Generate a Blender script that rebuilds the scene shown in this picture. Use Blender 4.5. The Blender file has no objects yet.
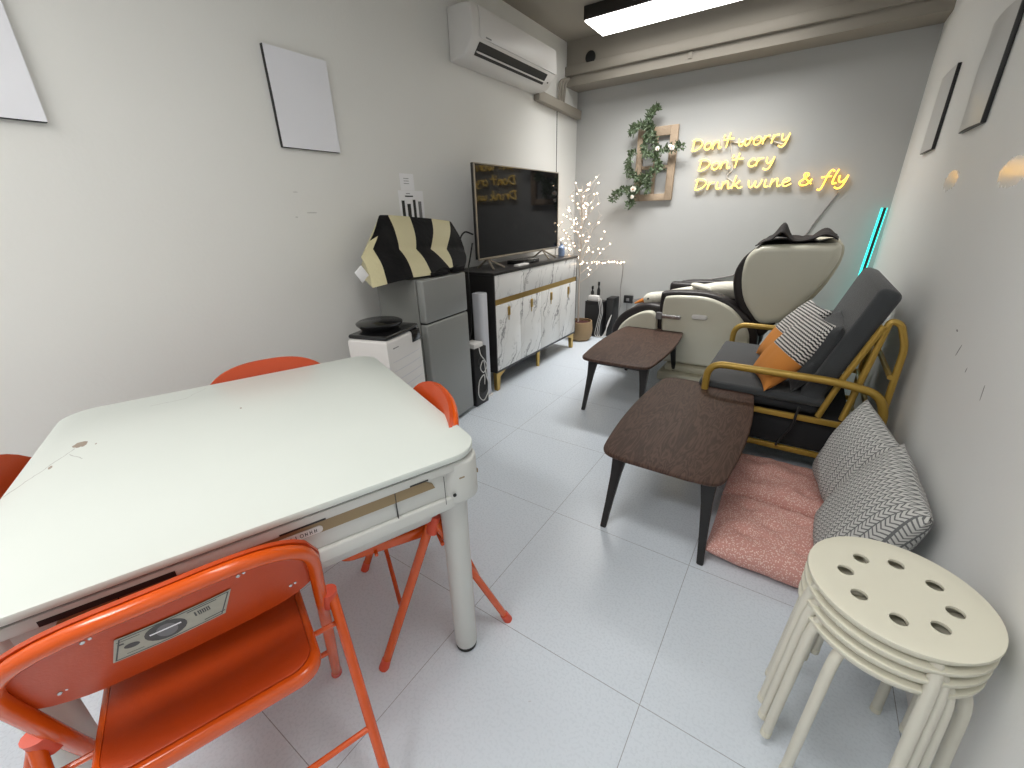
import bpy, bmesh, math, random
from mathutils import Vector, Matrix, noise
from mathutils.geometry import tessellate_polygon
PI = math.pi
R = math.radians
S = bpy.context.scene
COL = S.collection
random.seed(7)

# ------------------------------------------------------------------ materials
def newmat(name):
    m = bpy.data.materials.new(name); m.use_nodes = True
    nt = m.node_tree
    b = nt.nodes['Principled BSDF']
    return m, nt, b

def mat(name, col, rough=.5, metal=0, bump=0, bscale=80, spec=None, coat=0, emit=None, estr=0, vary=0, vscale=6, sheen=0):
    m, nt, b = newmat(name)
    b.inputs['Base Color'].default_value = (*col, 1)
    b.inputs['Roughness'].default_value = rough
    b.inputs['Metallic'].default_value = metal
    if spec is not None: b.inputs['Specular IOR Level'].default_value = spec
    if coat: b.inputs['Coat Weight'].default_value = coat; b.inputs['Coat Roughness'].default_value = .08
    if sheen: b.inputs['Sheen Weight'].default_value = sheen
    if emit:
        b.inputs['Emission Color'].default_value = (*emit, 1); b.inputs['Emission Strength'].default_value = estr
    tc = nt.nodes.new('ShaderNodeTexCoord')
    if bump:
        n = nt.nodes.new('ShaderNodeTexNoise'); n.inputs['Scale'].default_value = bscale; n.inputs['Detail'].default_value = 4
        nt.links.new(tc.outputs['Object'], n.inputs['Vector'])
        bp = nt.nodes.new('ShaderNodeBump'); bp.inputs['Strength'].default_value = bump; bp.inputs['Distance'].default_value = .01
        nt.links.new(n.outputs['Fac'], bp.inputs['Height']); nt.links.new(bp.outputs['Normal'], b.inputs['Normal'])
    if vary:
        n = nt.nodes.new('ShaderNodeTexNoise'); n.inputs['Scale'].default_value = vscale; n.inputs['Detail'].default_value = 3
        nt.links.new(tc.outputs['Object'], n.inputs['Vector'])
        mx = nt.nodes.new('ShaderNodeMix'); mx.data_type = 'RGBA'
        mx.inputs['A'].default_value = (*[c*(1-vary) for c in col], 1)
        mx.inputs['B'].default_value = (*[min(1, c*(1+vary)) for c in col], 1)
        nt.links.new(n.outputs['Fac'], mx.inputs['Factor']); nt.links.new(mx.outputs['Result'], b.inputs['Base Color'])
    return m

def sc(r, g, b):   # sRGB 0-255 -> linear
    f = lambda v: (v/255/12.92 if v/255 <= .04045 else ((v/255+.055)/1.055)**2.4)
    return (f(r), f(g), f(b))

class NT:
    """small node helper"""
    def __init__(s, nt): s.nt = nt
    def n(s, t, **kw):
        x = s.nt.nodes.new(t)
        for k, v in kw.items(): setattr(x, k, v)
        return x
    def l(s, a, b): s.nt.links.new(a, b)
    def m(s, op, a, b=None, c=None):
        x = s.n('ShaderNodeMath', operation=op)
        for i, v in enumerate((a, b, c)):
            if v is None: continue
            if isinstance(v, (int, float)): x.inputs[i].default_value = v
            else: s.l(v, x.inputs[i])
        return x.outputs[0]
    def mix(s, f, a, b):
        x = s.n('ShaderNodeMix', data_type='RGBA')
        for k, v in (('Factor', f), ('A', a), ('B', b)):
            if isinstance(v, (int, float)): x.inputs[k].default_value = v
            elif isinstance(v, tuple): x.inputs[k].default_value = (*v, 1)
            else: s.l(v, x.inputs[k])
        return x.outputs['Result']
    def pos(s, kind='Object'):
        t = s.n('ShaderNodeTexCoord'); sp = s.n('ShaderNodeSeparateXYZ')
        s.l(t.outputs[kind], sp.inputs[0]); return t.outputs[kind], sp.outputs[0], sp.outputs[1], sp.outputs[2]
    def noise(s, vec, scale, detail=3, rough=.5, dist=0):
        n = s.n('ShaderNodeTexNoise'); n.inputs['Scale'].default_value = scale; n.inputs['Detail'].default_value = detail
        n.inputs['Roughness'].default_value = rough; n.inputs['Distortion'].default_value = dist
        if vec is not None: s.l(vec, n.inputs['Vector'])
        return n.outputs['Fac']
    def vscale(s, vec, v):
        m = s.n('ShaderNodeMapping'); m.inputs['Scale'].default_value = v; s.l(vec, m.inputs['Vector']); return m.outputs[0]

def ellipse_mask(k, u, v, cu, cv, ru, rv, nz, amt=.6):
    a = k.m('DIVIDE', k.m('SUBTRACT', u, cu), ru); b = k.m('DIVIDE', k.m('SUBTRACT', v, cv), rv)
    d = k.m('ADD', k.m('MULTIPLY', a, a), k.m('MULTIPLY', b, b))
    d = k.m('ADD', d, k.m('MULTIPLY', k.m('SUBTRACT', nz, .5), amt*2))
    return k.m('LESS_THAN', d, 1)

def wall_material(name, col, patches=(), scuffs=(), axis='Y'):
    m, nt, b = newmat(name); k = NT(nt)
    v, x, y, z = k.pos()
    u = y if axis == 'Y' else x
    n1 = k.noise(v, 1.3, 3); n2 = k.noise(v, 60, 5)
    c = k.mix(n1, tuple(q*.965 for q in col), tuple(min(1, q*1.03) for q in col))
    rough = .55
    nz = k.noise(v, 45, 3)
    for (cu, cv, ru, rv, tilt) in scuffs:
        uu = k.m('ADD', u, k.m('MULTIPLY', k.m('SUBTRACT', z, cv), tilt))
        c = k.mix(k.m('MULTIPLY', ellipse_mask(k, uu, z, cu, cv, ru, rv, nz, .9), .35 if name.endswith('left') else .8), c, (.12, .11, .11))
    rr = None
    for (cu, cv, ru, rv) in patches:
        pm = ellipse_mask(k, u, z, cu, cv, ru, rv, nz, 1.1)
        rr = pm if rr is None else k.m('MAXIMUM', rr, pm)
    k.l(c, b.inputs['Base Color'])
    if rr is not None:
        k.l(k.m('SUBTRACT', rough, k.m('MULTIPLY', rr, rough-.12)), b.inputs['Roughness'])
        k.l(k.m('MULTIPLY', rr, .6), b.inputs['Coat Weight'])
        b.inputs['Coat Roughness'].default_value = .1
    else: b.inputs['Roughness'].default_value = rough
    bp = k.n('ShaderNodeBump'); bp.inputs['Strength'].default_value = .06; bp.inputs['Distance'].default_value = .01
    k.l(n2, bp.inputs['Height']); k.l(bp.outputs[0], b.inputs['Normal'])
    return m

WALLC = sc(230, 230, 227)
M = {}
M['wall_left'] = wall_material('painted wall left', WALLC, scuffs=[(1.42, 1.35, .030, .003, 0), (1.33, 1.33, .008, .003, .3), (1.35, 1.45, .014, .002, .2)])
M['wall_right'] = wall_material('painted wall right', sc(236, 237, 236), patches=[(2.87, 1.405, .12, .042), (2.07, 1.40, .13, .045)],
    scuffs=[(1.93, .86, .004, .022, .5), (1.80, .83, .003, .009, .2), (1.62, .82, .003, .022, -.2), (2.02, .905, .012, .004, -.5)])
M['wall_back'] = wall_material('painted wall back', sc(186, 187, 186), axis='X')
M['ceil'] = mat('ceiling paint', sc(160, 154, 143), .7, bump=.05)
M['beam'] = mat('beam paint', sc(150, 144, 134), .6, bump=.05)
M['groove'] = mat('dark groove', (.05, .05, .048), .7)

def floor_material():
    m, nt, b = newmat('grey vinyl floor tiles'); k = NT(nt)
    v, x, y, z = k.pos()
    def line(c, off, per, w):
        f = k.m('FRACT', k.m('ADD', k.m('DIVIDE', k.m('SUBTRACT', c, off), per), 50.5))
        return k.m('LESS_THAN', k.m('ABSOLUTE', k.m('SUBTRACT', f, .5)), w/per)
    g = k.m('MAXIMUM', line(x, -.148, .606, .0011), line(y, .82, .61, .0011))
    n = k.noise(v, 2.5, 4); n2 = k.noise(v, 120, 4)
    c = k.mix(n, sc(210, 219, 229), sc(218, 226, 235))
    c = k.mix(k.m('MULTIPLY', g, .75), c, sc(120, 122, 128))
    sp = k.noise(v, 30, 3)
    c = k.mix(k.m('MULTIPLY', k.m('GREATER_THAN', sp, .76), .35), c, sc(140, 140, 140))
    k.l(c, b.inputs['Base Color'])
    k.l(k.m('ADD', .21, k.m('MULTIPLY', n2, .14)), b.inputs['Roughness'])
    bp = k.n('ShaderNodeBump'); bp.inputs['Strength'].default_value = .03; bp.inputs['Distance'].default_value = .01
    k.l(k.noise(v, 60, 3), bp.inputs['Height']); k.l(bp.outputs[0], b.inputs['Normal'])
    return m
M['floor'] = floor_material()

def tabletop_material():
    m, nt, b = newmat('worn white laminate'); k = NT(nt)
    v, x, y, z = k.pos()
    nz = k.noise(v, 60, 3)
    c = k.mix(k.noise(v, 3, 3), sc(208, 214, 209), sc(216, 221, 216))
    def seg(ax, ay, bx, by, w):
        L = math.hypot(bx-ax, by-ay); dx, dy = (bx-ax)/L, (by-ay)/L
        px = k.m('SUBTRACT', x, ax); py = k.m('SUBTRACT', y, ay)
        t = k.m('ADD', k.m('MULTIPLY', px, dx), k.m('MULTIPLY', py, dy))
        d = k.m('ABSOLUTE', k.m('ADD', k.m('SUBTRACT', k.m('MULTIPLY', px, dy), k.m('MULTIPLY', py, dx)), k.m('MULTIPLY', k.m('SUBTRACT', k.noise(v, 25, 2), .5), .016)))
        inn = k.m('MULTIPLY', k.m('GREATER_THAN', t, 0), k.m('LESS_THAN', t, L))
        return k.m('MULTIPLY', inn, k.m('LESS_THAN', d, w))
    for s_, o in TTSEG: c = k.mix(k.m('MULTIPLY', seg(*s_), o), c, sc(150, 148, 145))
    for (cx, cy, rx, ry, am) in TTBL: c = k.mix(ellipse_mask(k, x, y, cx, cy, rx, ry, nz, am), c, sc(148, 132, 116))
    k.l(c, b.inputs['Base Color']); b.inputs['Roughness'].default_value = .32
    return m
TC = Vector((-1.234, .462)); TA = R(-22.02)
def tl(x, y):       # world -> table local
    d = Vector((x, y))-TC; c, s = math.cos(-TA), math.sin(-TA)
    return (d.x*c-d.y*s, d.x*s+d.y*c)
TTBL = [(*tl(-1.545, .160), .021, .015, 1.0), (*tl(-1.406, .512), .006, .003, .3), (*tl(-1.514, .185), .005, .002, .3), (*tl(-1.455, .085), .010, .004, .5)]
TTSEG = [((*tl(-1.53, .145), *tl(-1.36, -.02), .0012), .7), ((*tl(-1.50, .13), *tl(-1.44, .14), .0012), .6),
         ((*tl(-1.69, .36), *tl(-1.655, .45), .0016), .45), ((*tl(-1.655, .45), *tl(-1.70, .53), .0012), .4)]
M['tabletop'] = tabletop_material()
M['tbody'] = mat('worn white plastic', sc(205, 206, 202), .38, vary=.03)
M['tgold'] = mat('champagne trim', sc(150, 130, 98), .4, metal=.3)
M['black'] = mat('matte black', (.012, .012, .013), .45)
M['blackgloss'] = mat('gloss black', (.01, .01, .011), .15)
M['rubber'] = mat('black rubber', (.02, .02, .02), .7)
M['orange'] = mat('orange powder coat', sc(214, 84, 14), .25, coat=.25)
M['orangevinyl'] = mat('orange vinyl', sc(186, 64, 6), .4, bump=.05, bscale=200)
M['orangecap'] = mat('orange plastic', sc(214, 78, 48), .45)
M['steel'] = mat('silver metal', (.6, .6, .6), .25, 1)
M['white'] = mat('white plastic', sc(222, 220, 218), .4)
M['cream'] = mat('cream plastic', sc(222, 219, 202), .42)
M['creamleg'] = mat('cream painted tube', sc(214, 211, 198), .35)
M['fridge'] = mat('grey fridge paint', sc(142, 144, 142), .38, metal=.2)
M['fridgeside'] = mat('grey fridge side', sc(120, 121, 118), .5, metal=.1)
M['gold'] = mat('gold metal', sc(200, 168, 100), .3, metal=.9)
M['sofagold'] = mat('gold painted tube', sc(176, 144, 66), .33, metal=.3)
M['darkgrey'] = mat('charcoal fabric', sc(58, 61, 64), .9, bump=.35, bscale=220, vary=.08, sheen=.2)
M['darkgrey2'] = mat('dark storage fabric', sc(34, 35, 38), .95, bump=.2, bscale=200)
M['clothdark'] = mat('dark cloth', sc(26, 20, 20), .85, bump=.2, bscale=80)
M['shell'] = mat('massage chair cream shell', sc(206, 204, 188), .35, coat=.15)
M['shell2'] = mat('massage chair inner cream', sc(190, 186, 166), .45)
M['leather'] = mat('dark brown leather', sc(30, 24, 25), .45, bump=.15, bscale=60)
M['plush'] = mat('white plush', sc(226, 222, 208), .95, bump=.5, bscale=150, sheen=.4)
M['beak'] = mat('orange felt', sc(214, 130, 50), .9, bump=.2)
M['blackwood'] = mat('black painted wood', (.012, .011, .011), .4)
M['cabblack'] = mat('black cabinet board', (.016, .015, .015), .35)
M['tvbezel'] = mat('champagne tv bezel', sc(170, 160, 145), .3, metal=.7)
M['screen'] = mat('tv screen', (.005, .005, .006), .045, spec=.2)
M['cable'] = mat('black cable', (.015, .015, .015), .5)
M['wcable'] = mat('white cable', sc(205, 203, 200), .5)
M['gcable'] = mat('grey cable', sc(150, 146, 145), .5)
M['foil'] = mat('plastic wrapped panel', sc(236, 237, 244), .3, bump=.25, bscale=9, coat=.6)
M['foildull'] = mat('plastic wrapped panel dull', sc(205, 205, 203), .3, bump=.2, bscale=9)
M['lampcase'] = mat('black lamp housing', (.02, .018, .017), .4)
M['tower'] = mat('pale grey tower', sc(200, 202, 208), .4)
M['paper'] = mat('white paper', sc(244, 244, 246), .7)
M['ink'] = mat('black ink', (.02, .02, .02), .6)
M['greyink'] = mat('grey ink', sc(120, 120, 122), .6)
M['oldwood'] = mat('weathered wood', sc(172, 152, 130), .75, bump=.4, bscale=70, vary=.14, vscale=22)
M['leaf'] = mat('green leaf', sc(70, 86, 56), .5, vary=.3, vscale=14)
M['leafpale'] = mat('pale green leaf', sc(104, 122, 96), .5, vary=.2, vscale=14)
M['stemg'] = mat('olive stem', sc(80, 74, 50), .7)
M['petal'] = mat('white petal', sc(232, 230, 222), .7)
M['birch'] = mat('white birch twig', sc(196, 186, 176), .7)
M['soil'] = mat('dark red soil', sc(70, 34, 32), .9)
M['barb'] = mat('clear blue plastic', sc(150, 170, 205), .2)

def emis(name, col, st):
    m, nt, b = newmat(name)
    b.inputs['Base Color'].default_value = (*[c*.8 for c in col], 1)
    b.inputs['Emission Color'].default_value = (*col, 1); b.inputs['Emission Strength'].default_value = st
    return m
M['lampglow'] = emis('lit lamp diffuser', (1, .985, .95), 4.5)
M['neon'] = emis('yellow neon tube', (1.0, .66, .13), 2.2)
M['neonhot'] = emis('golden neon tube', (1.0, .52, .05), 3.4)
M['led'] = emis('warm fairy light', (1, .74, .50), 15)
M['teal'] = emis('teal led strip', (.04, .75, .66), 1.7)

def basket_material():
    m, nt, b = newmat('woven basket'); k = NT(nt)
    v, x, y, z = k.pos()
    ang = k.m('ARCTAN2', y, x)
    w = k.m('MULTIPLY', k.m('SINE', k.m('MULTIPLY', ang, 18)), k.m('SINE', k.m('MULTIPLY', z, 260)))
    f = k.m('ADD', .5, k.m('MULTIPLY', w, .5))
    k.l(k.mix(f, sc(112, 88, 62), sc(186, 160, 122)), b.inputs['Base Color']); b.inputs['Roughness'].default_value = .85
    return m
M['basket'] = basket_material()

def wood_material(name, c1, c2, rot=0):
    m, nt, b = newmat(name); k = NT(nt)
    v, x, y, z = k.pos()
    vv = k.vscale(v, (11, 1.6, 3))
    n = k.noise(vv, 1.6, 3, .5, .9)
    rings = k.m('ADD', .5, k.m('MULTIPLY', k.m('SINE', k.m('MULTIPLY', n, 70)), .5))
    fine = k.noise(k.vscale(v, (160, 9, 20)), 1.5, 3)
    f = k.m('MULTIPLY', k.m('ADD', k.m('MULTIPLY', rings, .55), k.m('MULTIPLY', fine, .6)), .9)
    k.l(k.mix(f, c1, c2), b.inputs['Base Color']); b.inputs['Roughness'].default_value = .5; b.inputs['Specular IOR Level'].default_value = .25
    return m
M['walnut'] = wood_material('dark walnut top', sc(46, 31, 26), sc(92, 70, 60))

def marble_material():
    m, nt, b = newmat('white marble laminate'); k = NT(nt)
    v, x, y, z = k.pos()
    def veins(sc_, off, w, ky=.38):
        # diagonal veins leaning with height, broken by noise
        d = k.m('ADD', k.m('SUBTRACT', y, k.m('MULTIPLY', z, ky)), off)
        n = k.m('MULTIPLY', k.m('SUBTRACT', k.noise(v, 5, 5, .6), .5), .30)
        t = k.m('MULTIPLY', k.m('ADD', d, n), sc_)
        f = k.m('ABSOLUTE', k.m('SUBTRACT', k.m('FRACT', k.m('ADD', t, 20)), .5))
        mk = k.m('SUBTRACT', 1, k.m('MINIMUM', k.m('DIVIDE', f, w), 1))
        return k.m('MULTIPLY', mk, k.m('MINIMUM', k.m('MAXIMUM', k.m('MULTIPLY', k.m('SUBTRACT', k.noise(v, 4, 3), .40), 6), 0), 1))
    a = veins(4.6, 0, .075); c_ = veins(8.1, .31, .05, .5)
    f = k.m('MINIMUM', k.m('ADD', k.m('MULTIPLY', a, .9), k.m('MULTIPLY', c_, .65)), 1)
    k.l(k.mix(f, sc(226, 226, 224), sc(128, 128, 130)), b.inputs['Base Color']); b.inputs['Roughness'].default_value = .2
    return m
M['marble'] = marble_material()

def pink_material():
    m, nt, b = newmat('pink leaf print cotton'); k = NT(nt)
    v, x, y, z = k.pos()
    vo = k.n('ShaderNodeTexVoronoi'); vo.inputs['Scale'].default_value = 150; k.l(v, vo.inputs['Vector'])
    f = k.m('LESS_THAN', vo.outputs['Distance'], .34)
    c = k.mix(k.m('MULTIPLY', f, .85), sc(204, 150, 141), sc(240, 216, 206))
    k.l(c, b.inputs['Base Color']); b.inputs['Roughness'].default_value = .95
    bp = k.n('ShaderNodeBump'); bp.inputs['Strength'].default_value = .3; bp.inputs['Distance'].default_value = .01
    k.l(k.noise(v, 14, 4), bp.inputs['Height']); k.l(bp.outputs[0], b.inputs['Normal'])
    return m
M['pink'] = pink_material()

def braid_material():
    # grey chevron braid print, drawn in the cushion's own plane (local x,z)
    m, nt, b = newmat('grey braided print cotton'); k = NT(nt)
    v, x, y, z = k.pos()
    P = .027; Q = .016
    fx = k.m('FRACT', k.m('ADD', k.m('DIVIDE', x, P), 40))
    tri = k.m('ABSOLUTE', k.m('SUBTRACT', fx, .5))
    t = k.m('FRACT', k.m('ADD', k.m('ADD', k.m('DIVIDE', z, Q), k.m('MULTIPLY', tri, 2.0)), 60))
    line = k.m('LESS_THAN', k.m('ABSOLUTE', k.m('SUBTRACT', t, .5)), .17)
    gap = k.m('LESS_THAN', k.m('ABSOLUTE', k.m('SUBTRACT', fx, .5)), .06)
    f = k.m('MAXIMUM', line, gap)
    k.l(k.mix(f, sc(200, 200, 197), sc(112, 113, 114)), b.inputs['Base Color']); b.inputs['Roughness'].default_value = .95
    bp = k.n('ShaderNodeBump'); bp.inputs['Strength'].default_value = .3; bp.inputs['Distance'].default_value = .01
    k.l(k.noise(v, 12, 4), bp.inputs['Height']); k.l(bp.outputs[0], b.inputs['Normal'])
    return m
M['braid'] = braid_material()

def hound_material():
    # lower part plain orange, upper part black and white houndstooth
    m, nt, b = newmat('orange and houndstooth cotton'); k = NT(nt)
    v, x, y, z = k.pos()
    P = .0160
    c = k.m('LESS_THAN', k.m('FRACT', k.m('ADD', k.m('DIVIDE', x, P*.75), 40)), .4)
    a = k.m('LESS_THAN', k.m('FRACT', k.m('ADD', k.m('ADD', k.m('DIVIDE', z, P), k.m('MULTIPLY', c, .22)), 40)), .5)
    f = k.m('MAXIMUM', k.m('MULTIPLY', a, .9), k.m('MULTIPLY', k.m('MULTIPLY', a, c), 1))
    f2 = a
    hs = k.mix(k.m('GREATER_THAN', f2, .5), sc(222, 220, 216), sc(26, 26, 30))
    col = k.mix(k.m('GREATER_THAN', z, -.02), sc(206, 134, 62), hs)
    k.l(col, b.inputs['Base Color']); b.inputs['Roughness'].default_value = .9
    bp = k.n('ShaderNodeBump'); bp.inputs['Strength'].default_value = .5; bp.inputs['Distance'].default_value = .01
    k.l(k.noise(k.vscale(v, (1, 1, .4)), 22, 4), bp.inputs['Height']); k.l(bp.outputs[0], b.inputs['Normal'])
    return m
M['hound'] = hound_material()
M['bagblack'] = mat('black bag fabric', (.005, .005, .006), .6, bump=.4, bscale=30, spec=.15)
M['bagcream'] = mat('cream bag fabric', sc(206, 198, 160), .5, bump=.4, bscale=30)
M['bill'] = mat('banknote print', sc(172, 170, 156), .5, vary=.12, vscale=90)
M['billdark'] = mat('banknote dark ink', sc(72, 74, 74), .5, vary=.25, vscale=120)
M['acrylic'] = mat('pale acrylic', sc(215, 212, 208), .15)

# ------------------------------------------------------------------ mesh helpers
def finish(bm, name, angle=35, smooth=True):
    bmesh.ops.recalc_face_normals(bm, faces=bm.faces)
    me = bpy.data.meshes.new(name); bm.to_mesh(me); bm.free()
    if smooth and len(me.polygons):
        me.polygons.foreach_set('use_smooth', [True]*len(me.polygons))
        me.set_sharp_from_angle(angle=R(angle))
    return me

class B:
    """collects geometry for ONE mesh"""
    def __init__(s): s.bm = bmesh.new()
    def box(s, lo, hi, bev=0, seg=2, rot=None, about=None):
        r = bmesh.ops.create_cube(s.bm, size=1)
        vs = r['verts']
        lo = Vector(lo); hi = Vector(hi); c = (lo+hi)/2; d = hi-lo
        for v in vs: v.co = Vector((v.co.x*d.x, v.co.y*d.y, v.co.z*d.z))+c
        if bev:
            es = list({e for v in vs for e in v.link_edges})
            q = bmesh.ops.bevel(s.bm, geom=es, offset=bev, segments=seg, affect='EDGES', profile=.5)
            vs = list({v for f in q['faces'] for v in f.verts} | {v for v in vs if v.is_valid})
        if rot:
            p = Vector(about) if about else c
            for v in vs: v.co = rot @ (v.co-p)+p
        return vs
    def tube(s, pts, r, n=10, cap=True, taper=None, flat=1.0):
        pts = [Vector(p) for p in pts]
        rings = []; up = None
        for i, p in enumerate(pts):
            if i == 0: t = pts[1]-p
            elif i == len(pts)-1: t = p-pts[i-1]
            else: t = (pts[i+1]-p).normalized()+(p-pts[i-1]).normalized()
            t.normalize()
            if up is None:
                up = Vector((0, 0, 1)) if abs(t.z) < .9 else Vector((0, 1, 0))
            side = t.cross(up); side.normalize(); up = side.cross(t).normalized()
            rr = r if not taper else r*(1+(taper-1)*i/(len(pts)-1))
            rings.append([s.bm.verts.new(p+side*math.cos(a)*rr+up*math.sin(a)*rr*flat) for a in [2*PI*j/n for j in range(n)]])
        for a, b in zip(rings, rings[1:]):
            for j in range(n): s.bm.faces.new((a[j], a[(j+1) % n], b[(j+1) % n], b[j]))
        if cap:
            s.bm.faces.new(rings[0][::-1]); s.bm.faces.new(rings[-1])
        return s
    def lathe(s, prof, n=28, center=(0, 0, 0)):
        c = Vector(center); rings = []
        for r, z in prof:
            if r < 1e-5: rings.append([s.bm.verts.new(c+Vector((0, 0, z)))])
            else: rings.append([s.bm.verts.new(c+Vector((r*math.cos(2*PI*j/n), r*math.sin(2*PI*j/n), z))) for j in range(n)])
        for a, b in zip(rings, rings[1:]):
            for j in range(n):
                k = (j+1) % n
                if len(a) == 1 and len(b) == 1: continue
                if len(a) == 1: s.bm.faces.new((a[0], b[k], b[j]))
                elif len(b) == 1: s.bm.faces.new((a[j], a[k], b[0]))
                else: s.bm.faces.new((a[j], a[k], b[k], b[j]))
        return s
    def prism(s, poly, axis, a0, a1, inset=0, seg=1, holes=None):
        """2D polygon extruded along an axis with rounded rims. axis 'y': poly=(x,z); 'z': poly=(x,y); 'x': poly=(y,z)"""
        def P(u, v, w):
            return {'y': Vector((u, w, v)), 'z': Vector((u, v, w)), 'x': Vector((w, u, v))}[axis]
        def off(poly, d):
            n = len(poly); out = []
            area = sum(poly[i][0]*poly[(i+1) % n][1]-poly[(i+1) % n][0]*poly[i][1] for i in range(n))
            sg = 1 if area > 0 else -1
            for i in range(n):
                p0 = Vector(poly[i-1]); p1 = Vector(poly[i]); p2 = Vector(poly[(i+1) % n])
                e1 = (p1-p0).normalized(); e2 = (p2-p1).normalized()
                n1 = Vector((-e1.y, e1.x))*sg; n2 = Vector((-e2.y, e2.x))*sg
                m = (n1+n2); 
                if m.length < 1e-6: m = n1
                m.normalize(); k = max(.5, m.dot(n1))
                out.append(tuple(p1+m*d/k))
            return out
        layers = []
        if inset:
            for i in range(seg+1):
                t = i/seg*PI/2
                layers.append((inset*(1-math.sin(t)), a0+(inset*(1-math.cos(t)))*(1 if a1 > a0 else -1)))
            for i in range(seg, -1, -1):
                t = i/seg*PI/2
                layers.append((inset*(1-math.sin(t)), a1-(inset*(1-math.cos(t)))*(1 if a1 > a0 else -1)))
        else: layers = [(0, a0), (0, a1)]
        rings = []
        for d, w in layers:
            pl = off(poly, d) if d > 1e-6 else poly
            rings.append([s.bm.verts.new(P(u, v, w)) for u, v in pl])
        n = len(poly)
        for a, b in zip(rings, rings[1:]):
            for j in range(n): s.bm.faces.new((a[j], a[(j+1) % n], b[(j+1) % n], b[j]))
        for rg in (rings[0], rings[-1]):
            tri = tessellate_polygon([[v.co for v in rg]])
            for t in tri:
                try: s.bm.faces.new([rg[i] for i in t])
                except ValueError: pass
        return s
    def grid(s, f, nu, nv, closeu=False):
        g = [[s.bm.verts.new(f(i/nu, j/nv)) for j in range(nv+1)] for i in range(nu+(0 if closeu else 1))]
        for i in range(nu):
            for j in range(nv):
                a, b = g[i], g[(i+1) % len(g)]
                s.bm.faces.new((a[j], b[j], b[j+1], a[j+1]))
        return g
    def ball(s, c, r, sc3=(1, 1, 1), u=12, v=8, rot=None):
        q = bmesh.ops.create_uvsphere(s.bm, u_segments=u, v_segments=v, radius=r)
        for x in q['verts']:
            p = Vector((x.co.x*sc3[0], x.co.y*sc3[1], x.co.z*sc3[2]))
            if rot: p = rot @ p
            x.co = p+Vector(c)
        return s
    def done(s, name, angle=35): return finish(s.bm, name, angle)

def root_mat(o):
    return Matrix.LocRotScale(o.location, o.rotation_euler, None)

def thing(name, label, cat, loc=(0, 0, 0), rotz=0, group=None):
    o = bpy.data.objects.new(name, None); COL.objects.link(o)
    o.empty_display_size = .05
    o.location = loc; o.rotation_euler = (0, 0, rotz); o['label'] = label; o['category'] = cat
    if group: o['group'] = group
    return o

def islands(bm):
    seen = set(); out = []
    for v0 in bm.verts:
        if v0 in seen: continue
        st = [v0]; seen.add(v0); isl = []
        while st:
            v = st.pop(); isl.append(v)
            for e in v.link_edges:
                o = e.other_vert(v)
                if o not in seen: seen.add(o); st.append(o)
        out.append(isl)
    return out

def loose(name, b, m, parent, W=True, label=None, angle=35):
    """every separate piece of b becomes a part of its own"""
    res = []
    for isl in islands(b.bm):
        nb = B(); mp = {v: nb.bm.verts.new(v.co) for v in isl}
        for f in {f for v in isl for f in v.link_faces}: nb.bm.faces.new([mp[v] for v in f.verts])
        res.append(part(name, nb, m, parent, W, label, angle))
    b.bm.free()
    return res

def part(name, b, m, parent=None, W=True, label=None, angle=35, kind=None):
    """W: mesh was built in world coordinates; move it into the parent's frame"""
    me = b.done(name, angle) if isinstance(b, B) else b
    for mm in (m if isinstance(m, (list, tuple)) else [m]): me.materials.append(mm)
    o = bpy.data.objects.new(name, me); COL.objects.link(o)
    if parent is not None:
        o.parent = parent
        if W:
            r = parent
            mt = root_mat(r)
            while r.parent is not None:
                r = r.parent; mt = root_mat(r) @ mt
            me.transform(mt.inverted())
    if label: o['label'] = label
    if kind: o['kind'] = kind
    return o

def single(name, b, m, label, cat, group=None, origin=None, angle=35):
    o = part(name, b, m, None, angle=angle)
    if origin is not None:
        o.data.transform(Matrix.Translation(-Vector(origin))); o.location = origin
    o['label'] = label; o['category'] = cat
    if group: o['group'] = group
    return o

def struct(name, b, m):
    o = part(name, b, m, None); o['kind'] = 'structure'; return o

def copy_tree(o, parent=None):
    c = o.copy(); COL.objects.link(c)
    if parent is not None: c.parent = parent
    for ch in [x for x in bpy.data.objects if x.parent == o]: copy_tree(ch, c)
    return c

def cr(pts, n=8, closed=False):
    """Catmull-Rom through points"""
    P = [Vector(p) for p in pts]; out = []
    N = len(P); rng = range(N if closed else N-1)
    for i in rng:
        p1, p2 = P[i], P[(i+1) % N]
        p0 = P[i-1] if (closed or i > 0) else p1*2-p2
        p3 = P[(i+2) % N] if (closed or i+2 < N) else p2*2-p1
        for k in range(n):
            t = k/n
            out.append(.5*((2*p1)+(p2-p0)*t+(2*p0-5*p1+4*p2-p3)*t*t+(3*p1-p0-3*p2+p3)*t**3))
    if not closed: out.append(P[-1])
    return out

def fil(pts, r, n=6):
    """polyline with rounded corners of radius r"""
    P = [Vector(p) for p in pts]; out = [P[0]]
    for i in range(1, len(P)-1):
        a = P[i-1]-P[i]; b = P[i+1]-P[i]
        d = min(r, a.length*.49, b.length*.49)
        s, e = P[i]+a.normalized()*d, P[i]+b.normalized()*d
        for k in range(n+1):
            t = k/n; out.append(s*(1-t)**2+P[i]*2*t*(1-t)+e*t*t)
    out.append(P[-1]); return out

def rrect(x0, y0, x1, y1, r, n=6):
    out = []
    for cx, cy, a in ((x1-r, y1-r, 0), (x0+r, y1-r, 90), (x0+r, y0+r, 180), (x1-r, y0+r, 270)):
        for k in range(n+1):
            t = R(a+90*k/n); out.append((cx+r*math.cos(t), cy+r*math.sin(t)))
    return out

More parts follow.
